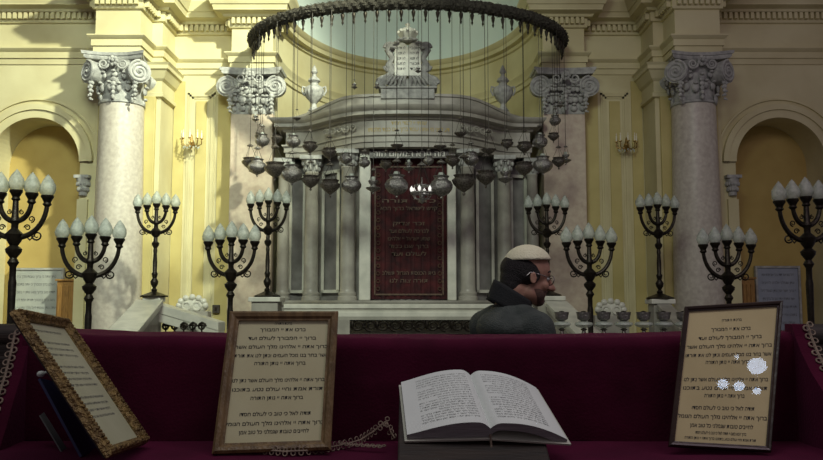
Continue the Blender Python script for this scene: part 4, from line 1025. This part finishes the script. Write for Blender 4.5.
for PL, hf, par, a0, a1 in ((bkL, hL, pL, .20, .90), (bkR, hR, pR, .12, .80)):
    tx = MB(); nl = 19
    for k in range(nl):
        y = .07+.84*k/nl; w = (a1-a0)*(1 if k % 5 != 4 else R.uniform(.6, .95)); h = .030 if k < 12 else .036
        cxx = (a0+a1)/2+(a1-a0-w)/2
        put_text(tx, rline(R.randint(34, 40)), lambda a, b: PL(a, -b, hf(min(1, max(0, a)))+.0006), cxx, -(y+.03), w, h, .0)
    tx.build('printed_text', 'grey_ink', par, merge=False)
cv = MB()
for PL, (a0, a1) in ((bkL, (-.03, 1.0)), (bkR, (0, 1.04))):
    vs = [PL(a, b, h) for h in (-.002, .002) for a, b in ((a0, -.03), (a1, -.03), (a1, 1.03), (a0, 1.03))]
    cv.add(vs, [(0, 1, 2, 3), (4, 7, 6, 5), (0, 4, 5, 1), (1, 5, 6, 2), (2, 6, 7, 3), (3, 7, 4, 0)])
cv.build('cover', 'book_cover', bk)
rb = MB(); rb.tube([bkL(1, 1, .01), bkL(1.0, 1.05, -.005), bkL(1.0, 1.12, -.03), bkL(1.02, 1.2, -.035)], .0025, 5); rb.build('ribbon', 'braid', bk)
stn = thing('book_stand', 'dark wooden sloped book stand under the open book', 'book stand', (bkL(.9, .5).x, 1.85, TZ))
a, b = P(398, 443, 1.735), P(546, 443, 1.735); zt = a.z-.012; x0, x1 = a.x, b.x
sd = MB(); yb_ = 1.955; yf = 1.70; slope = (bkL(.5, 0).z-bkL(.5, 1).z)/(bkL(.5, 0).y-bkL(.5, 1).y)
zf = bkL(.5, 1, -.006).z+(yf-bkL(.5, 1).y)*slope-.004; zbk = zf+(yb_-yf)*slope
vs = [V(x, y, z) for x in (x0, x1) for y, z in ((yf, TZ+.003), (yb_, TZ+.003), (yb_, zbk), (yf, zf))]
sd.add(vs, [(0, 1, 2, 3), (7, 6, 5, 4), (0, 4, 5, 1), (1, 5, 6, 2), (2, 6, 7, 3), (3, 7, 4, 0)]); sd.build('stand_body', 'dark_wood', stn, bevel=.004)
ll = MB(); ll.box(x0-.006, x1+.006, yf-.014, yf+.002, zf-.02, zf+.010); ll.build('ledge_lip', 'dark_wood', stn, bevel=.003)
ll = MB()
for k in range(6):
    xx = x0+(x1-x0)*(k+.5)/6; ll.ell((xx, yf-.013, zf-.008), (.003, .002, .003), 6, 5)
ll.build('studs', 'brass', stn, smooth=True)

# ------------------------------------------------------------------ the man
def remesh(mb, name, m, parent, vox, it=3, fac=.5, mats=None):
    me = bpy.data.meshes.new('tmp'); me.from_pydata(mb.v, [], mb.f); o = bpy.data.objects.new('tmp', me); C.objects.link(o)
    bm = bmesh.new(); bm.from_mesh(me); bmesh.ops.recalc_face_normals(bm, faces=bm.faces); bm.to_mesh(me); bm.free()
    r = o.modifiers.new('r', 'REMESH'); r.mode = 'VOXEL'; r.voxel_size = vox; r.use_smooth_shade = True
    s_ = o.modifiers.new('s', 'SMOOTH'); s_.iterations = it; s_.factor = fac
    dg = bpy.context.evaluated_depsgraph_get(); m2 = bpy.data.meshes.new_from_object(o.evaluated_get(dg))
    bpy.data.objects.remove(o)
    off = parent.location.copy()
    for v in m2.vertices: v.co -= off
    m2.name = name; m2.materials.clear(); m2.materials.append(MATS[m])
    m2.polygons.foreach_set('use_smooth', [True]*len(m2.polygons))
    o = bpy.data.objects.new(name, m2); C.objects.link(o); o.parent = parent
    return o
def caps(mb, pts, rs, seg=14, flat=None):
    mb.tube(pts, rs, seg); mb.ell(pts[0], (rs[0],)*3, seg, 8); mb.ell(pts[-1], (rs[-1],)*3, seg, 8)
HC = P(526.5, 271.5, 3.4)                    # centre of the skull
man = thing('person', 'man in a dark grey-green jacket and cream skullcap, head bowed, facing right', 'person', (HC.x-.10, HC.y, -1.5))
HM = Matrix.Translation(HC) @ Matrix.Rotation(math.radians(12), 4, 'Z') @ Matrix.Rotation(math.radians(13), 4, 'Y')
H3 = HM.to_3x3()
def hp(x, y, z): return HM @ V(x, y, z)
bd = MB()
bd.ell(hp(-.002, 0, .012), (.104, .080, .090), 24, 18, H3)
bd.ell(hp(.035, 0, -.055), (.064, .062, .078), 20, 14, H3)
bd.ell(hp(.020, 0, -.090), (.070, .066, .050), 20, 14, H3)
bd.ell(hp(.075, 0, -.112), (.026, .030, .024), 14, 10, H3)
bd.ell(hp(.082, 0, .010), (.022, .052, .014), 14, 8, H3)
caps(bd, [hp(.098, 0, -.002), hp(.116, 0, -.028), hp(.132, 0, -.046)], [.009, .011, .014], 10)
for s2 in (-1, 1):
    bd.ell(hp(.111, s2*.012, -.050), (.012, .008, .009), 10, 6, H3)
    bd.ell(hp(.072, s2*.042, -.045), (.026, .020, .024), 12, 8, H3)
    ec = hp(.006, s2*.080, -.030); EM = H3 @ Matrix.Rotation(math.radians(-12), 3, 'Y')
    bd.ell(ec, (.012, .008, .022), 14, 10, EM)
    bd.torus(ec+EM @ V(0, s2*.006, 0), .0130, .0042, EM @ Matrix.Rotation(PI/2, 3, 'X') @ Matrix.Scale(1.5, 3, V(0, 1, 0)), 16, 6)
bd.ell(hp(.096, 0, -.076), (.012, .024, .006), 12, 6, H3); bd.ell(hp(.094, 0, -.088), (.012, .022, .007), 12, 6, H3)
nb_ = hp(-.035, 0, -.085); sh = V(HC.x-.075, HC.y, HC.z-.165)
caps(bd, [nb_, (nb_+sh)/2, sh], [.062, .062, .070])
fx = V(1, .55, 0).normalized(); sx_ = V(-fx.y, fx.x, 0)      # facing direction and left side
hip = V(HC.x-.10, HC.y, -.60); chest = V(HC.x-.07, HC.y, HC.z-.42)
def tors(mb, k=1.0):
    for c, r in ((sh+V(-.0, 0, -.06), (.10, .19, .08)), (chest, (.125, .19, .16)), ((chest+hip)/2+fx*.03, (.135, .165, .17)), (hip, (.125, .17, .13))):
        mb.ell(c, tuple(q*k if k > 0 else q for q in r), 24, 14)
tors(bd, .92)
hands = []
for s2 in (-1, 1):
    S = sh+sx_*s2*.19+V(0, 0, -.075); E_ = S+fx*.06+sx_*s2*.03+V(0, 0, -.29); Wr = E_+fx*.24+V(0, 0, -.01)-sx_*s2*.06
    caps(bd, [S, (S+E_)/2, E_], [.052, .047, .038]); caps(bd, [E_, (E_+Wr)/2, Wr], [.038, .036, .025])
    pd = (fx-sx_*s2*.25).normalized(); wd_ = V(0, 0, 1); pc = Wr+pd*.05
    bd.ell(pc, (.05, .018, .040), 14, 10, Matrix((pd, sx_, V(0, 0, 1))).transposed())
    for k in range(4):
        b0 = pc+pd*.035+V(0, 0, .030-.020*k); L = (.038, .043, .040, .032)[k]
        b1 = b0+pd*L; b2 = b1+(pd*.6-sx_*s2*.8).normalized()*L*.7; b3 = b2+(-sx_*s2-pd*.2).normalized()*L*.5
        caps(bd, [b0, b1, b2, b3], [.0098, .009, .0085, .0075], 8)
    t0 = pc-pd*.02+V(0, 0, .035); caps(bd, [t0, t0+pd*.03+V(0, 0, .018)-sx_*s2*.01, t0+pd*.055+V(0, 0, .014)-sx_*s2*.022], [.013, .011, .009], 8)
    hands.append((S, E_, Wr))
    hj = hip+sx_*s2*.09+V(0, 0, -.04); kn = V(hj.x+fx.x*.03, hj.y, -1.03); an = V(hj.x, hj.y, -1.42)
    caps(bd, [hj, kn, an], [.085, .055, .038]); caps(bd, [an+V(0, 0, -.035), an+fx*.14+V(0, 0, -.045)], [.036, .030])
remesh(bd, 'body', 'skin', man, .0055, 3, .5)
hr = MB(); hr.ell(hp(-.018, 0, .000), (.100, .0865, .078), 28, 18, H3); hr.ell(hp(-.050, 0, -.040), (.060, .070, .050), 20, 12, H3); hr.ell(hp(-.060, 0, -.072), (.046, .062, .05), 20, 12, H3)
for s2 in (-1, 1): hr.ell(hp(.020, s2*.073, -.020), (.016, .010, .030), 10, 8, H3)
remesh(hr, 'hair', 'hair', man, .006, 2, .5)
be = MB(); be.ell(hp(.040, 0, -.082), (.062, .0645, .050), 20, 12, H3); be.ell(hp(.078, 0, -.110), (.028, .034, .026), 14, 8, H3); be.ell(hp(.103, 0, -.066), (.011, .026, .006), 10, 6, H3)
remesh(be, 'beard', 'beard', man, .005, 2, .5)
eb = MB()
for s2 in (-1, 1): caps(eb, [hp(.094, s2*.018, .014), hp(.090, s2*.036, .020), hp(.078, s2*.052, .014)], [.004, .0055, .003], 8)
eb.build('eyebrows', 'hair', man, smooth=True)
ey = MB()
for s2 in (-1, 1): ey.ell(hp(.085, s2*.032, -.012), (.012, .012, .010), 12, 8, H3)
ey.build('eyes', 'paper', man, smooth=True)
# skullcap
kp = MB(); rows = []; KM = H3 @ Matrix.Rotation(math.radians(-14), 3, 'Y')
for i in range(12):
    a = (i/11)*math.radians(76)
    rows.append([HC+H3 @ V(-.001, 0, .027)+KM @ V(.103*math.sin(a)*math.cos(2*PI*j/32), .090*math.sin(a)*math.sin(2*PI*j/32), .086*math.cos(a)) for j in range(32)])
kp.grid(rows, True, True); cap_o = kp.build('skullcap', 'cream_cloth', man, smooth=True)
md = cap_o.modifiers.new('thick', 'SOLIDIFY'); md.thickness = .004; md.offset = 1
gs = MB()
for s2 in (-1, 1):
    gs.torus(hp(.104, s2*.032, -.016), .021, .0022, H3 @ Matrix.Rotation(PI/2, 3, 'Y') @ Matrix.Rotation(s2*.3, 3, 'X'), 20, 6)
    gs.tube([hp(.098, s2*.052, -.010), hp(.04, s2*.080, -.008), hp(-.012, s2*.086, -.008), hp(-.026, s2*.084, -.028)], .0022, 6)
gs.tube([hp(.106, -.012, -.012), hp(.112, 0, -.008), hp(.106, .012, -.012)], .002, 6)
gs.build('eyeglasses', 'silver', man, smooth=True)
jk = MB(); 
for c, r in ((sh+V(-.01, 0, -.075), (.135, .205, .085)), (chest+V(-.01, 0, 0), (.150, .21, .18)), ((chest+hip)/2+fx*.03, (.155, .185, .19)), (hip, (.145, .19, .15)), (sh+V(-.0, 0, -.02), (.092, .12, .062))): jk.ell(c, r, 28, 16)
for S, E_, Wr in hands: caps(jk, [S+V(0, 0, .0), (S+E_)/2, E_], [.074, .064, .054]); caps(jk, [E_, (E_+Wr)/2, Wr-fx*.03], [.054, .05, .042])
caps(jk, [sh+sx_*.10+V(0, 0, -.035), sh+sx_*.19+V(0, 0, -.075)], [.062, .072]); caps(jk, [sh-sx_*.10+V(0, 0, -.035), sh-sx_*.19+V(0, 0, -.075)], [.062, .072])
jk_o = remesh(jk, 'jacket', 'jacket', man, .009, 4, .5)
co = MB(); rows = []
for i in range(7):
    t = i/6; c = sh.lerp(nb_, .10+.85*t)+V(-.008, 0, 0)
    ax = (nb_-sh).normalized(); rr = .090-.012*t
    for dd in (0,):
        row = []
        for j in range(28):
            a = 2*PI*j/28; row.append(c+V(math.cos(a)*rr*1.05, math.sin(a)*rr, (-.05*math.cos(a)-.012)*(1)+.008*t))
        rows.append(row)
co.grid(rows, True); co_o = co.build('collar', 'collar', man, smooth=True); md = co_o.modifiers.new('thick', 'SOLIDIFY'); md.thickness = .012
tz = MB()
for s2 in (-1, 1):
    hj = hip+sx_*s2*.09+V(0, 0, -.04); kn = V(hj.x+fx.x*.03, hj.y, -1.03); an = V(hj.x, hj.y, -1.42); caps(tz, [hj, kn, an+V(0, 0, .02)], [.105, .075, .065])
tz.ell(hip+V(0, 0, -.03), (.14, .185, .13), 20, 12)
remesh(tz, 'trousers', 'trousers', man, .012, 3, .5)
for s2 in (-1, 1):
    hj = hip+sx_*s2*.09+V(0, 0, -.04); an = V(hj.x, hj.y, -1.46); q = MB()
    q.ell(an+fx*.06+V(0, 0, .005), (.15, .05, .045), 18, 10); q.box(an.x-.08, an.x+.20, an.y-.045, an.y+.045, -1.499, -1.475); remesh(q, 'shoe', 'shoe_leather', man, .008, 2, .5)

# ------------------------------------------------------------------ lamps that the glass of the right frame mirrors
def mirror_lamp(px, py, L, r, lb_):
    p = P(px, py, 1.93); d = p.normalized(); n = pl2.n
    # intersect with plane
    c0 = pl2.c[0]+n*.006; tt2 = c0.dot(n)/d.dot(n); hit = d*tt2; rd = d-2*d.dot(n)*n
    q = hit+rd*L
    t = thing('hall_lamp', lb_, 'lamp', q, 'lit lamps in the hall')
    b = MB(); b.ell(q, (r, r, r*.8), 20, 12); b.build('globe', 'lamp_glass', t, smooth=True)
    k = MB(); k.lathe([(r*.4, r*.75), (r*.3, r*1.0), (.02, r*1.1), (.01, r*1.1+.8)], 12, q); k.build('hanger', 'bronze', t, smooth=True)
    return q

for q_ in ((757, 366, 7, .095, 'seen as the largest white reflection'), (739, 386, 7, .055, 'its reflection right of the middle pair'), (723, 384, 7, .055, 'its reflection left of the middle pair'), (757, 391, 7, .042, 'its reflection lowest, near the right edge'), (737, 357, 7, .022, 'its reflection the smallest and highest')):
    mirror_lamp(q_[0], q_[1], q_[2], q_[3], 'lit hall lamp mirrored in the dark frame, '+q_[4])

# ------------------------------------------------------------------ lift everything to the eye height
for o in bpy.context.scene.objects:
    if o.parent is None: o.location.z += EYE

# ------------------------------------------------------------------ light, camera
def light(kind, loc, aim, power, col, **kw):
    l = bpy.data.lights.new('key_fill_light', kind); l.energy = power; l.color = col
    for k, v in kw.items(): setattr(l, k, v)
    o = bpy.data.objects.new('key_fill_light', l); C.objects.link(o); o.location = V(*loc)+V(0, 0, EYE)
    o.rotation_euler = (V(*aim)-V(*loc)).to_track_quat('-Z', 'Y').to_euler(); return o
light('SPOT', (2.3, 5.6, 8.8), (-4.3, 12.8, 4.1), 9500, (.96, 1, .76), spot_size=math.radians(47), spot_blend=.9, shadow_soft_size=.22)
light('AREA', (-1.5, 1, 6.5), (-4.2, 12.5, .3), 185, (.88, 1, .80), shape='RECTANGLE', size=3, size_y=2, spread=math.radians(85))  # added soft fill for the left side, not a lamp of the hall
light('AREA', (3.5, 0, 6.5), (2.5, 12, 0), 115, (1, .79, .90), shape='RECTANGLE', size=4, size_y=3)  # added pinkish fill to tint the right side
light('AREA', (-1.5, .5, 6.5), (.5, 12, 1), 75, (.95, 1, .92), shape='RECTANGLE', size=3, size_y=2)  # added weak fill towards the ark
light('AREA', (0, 1.0, 3.2), (0, 2.0, 0), 14, (.95, 1, 1), shape='DISK', size=1.2)  # added unseen fill over the table to brighten book, frames and velvet
w = bpy.data.worlds.new('hall'); bpy.context.scene.world = w; w.use_nodes = True
w.node_tree.nodes['Background'].inputs[0].default_value = (.90, .78, .86, 1); w.node_tree.nodes['Background'].inputs[1].default_value = .125
cd = bpy.data.cameras.new('camera'); cam = bpy.data.objects.new('camera', cd); C.objects.link(cam)
cd.sensor_width = 36; cd.lens = 36*F/823; cd.clip_start = .05; cd.clip_end = 100
cam.location = (0, 0, EYE); cam.rotation_euler = (PI/2+TH, 0, 0)
sc = bpy.context.scene; sc.camera = cam
sc.view_settings.view_transform = 'Standard'; sc.view_settings.look = 'None'; sc.view_settings.gamma = 1; sc.view_settings.exposure = 0
sc.view_settings.use_curve_mapping = False
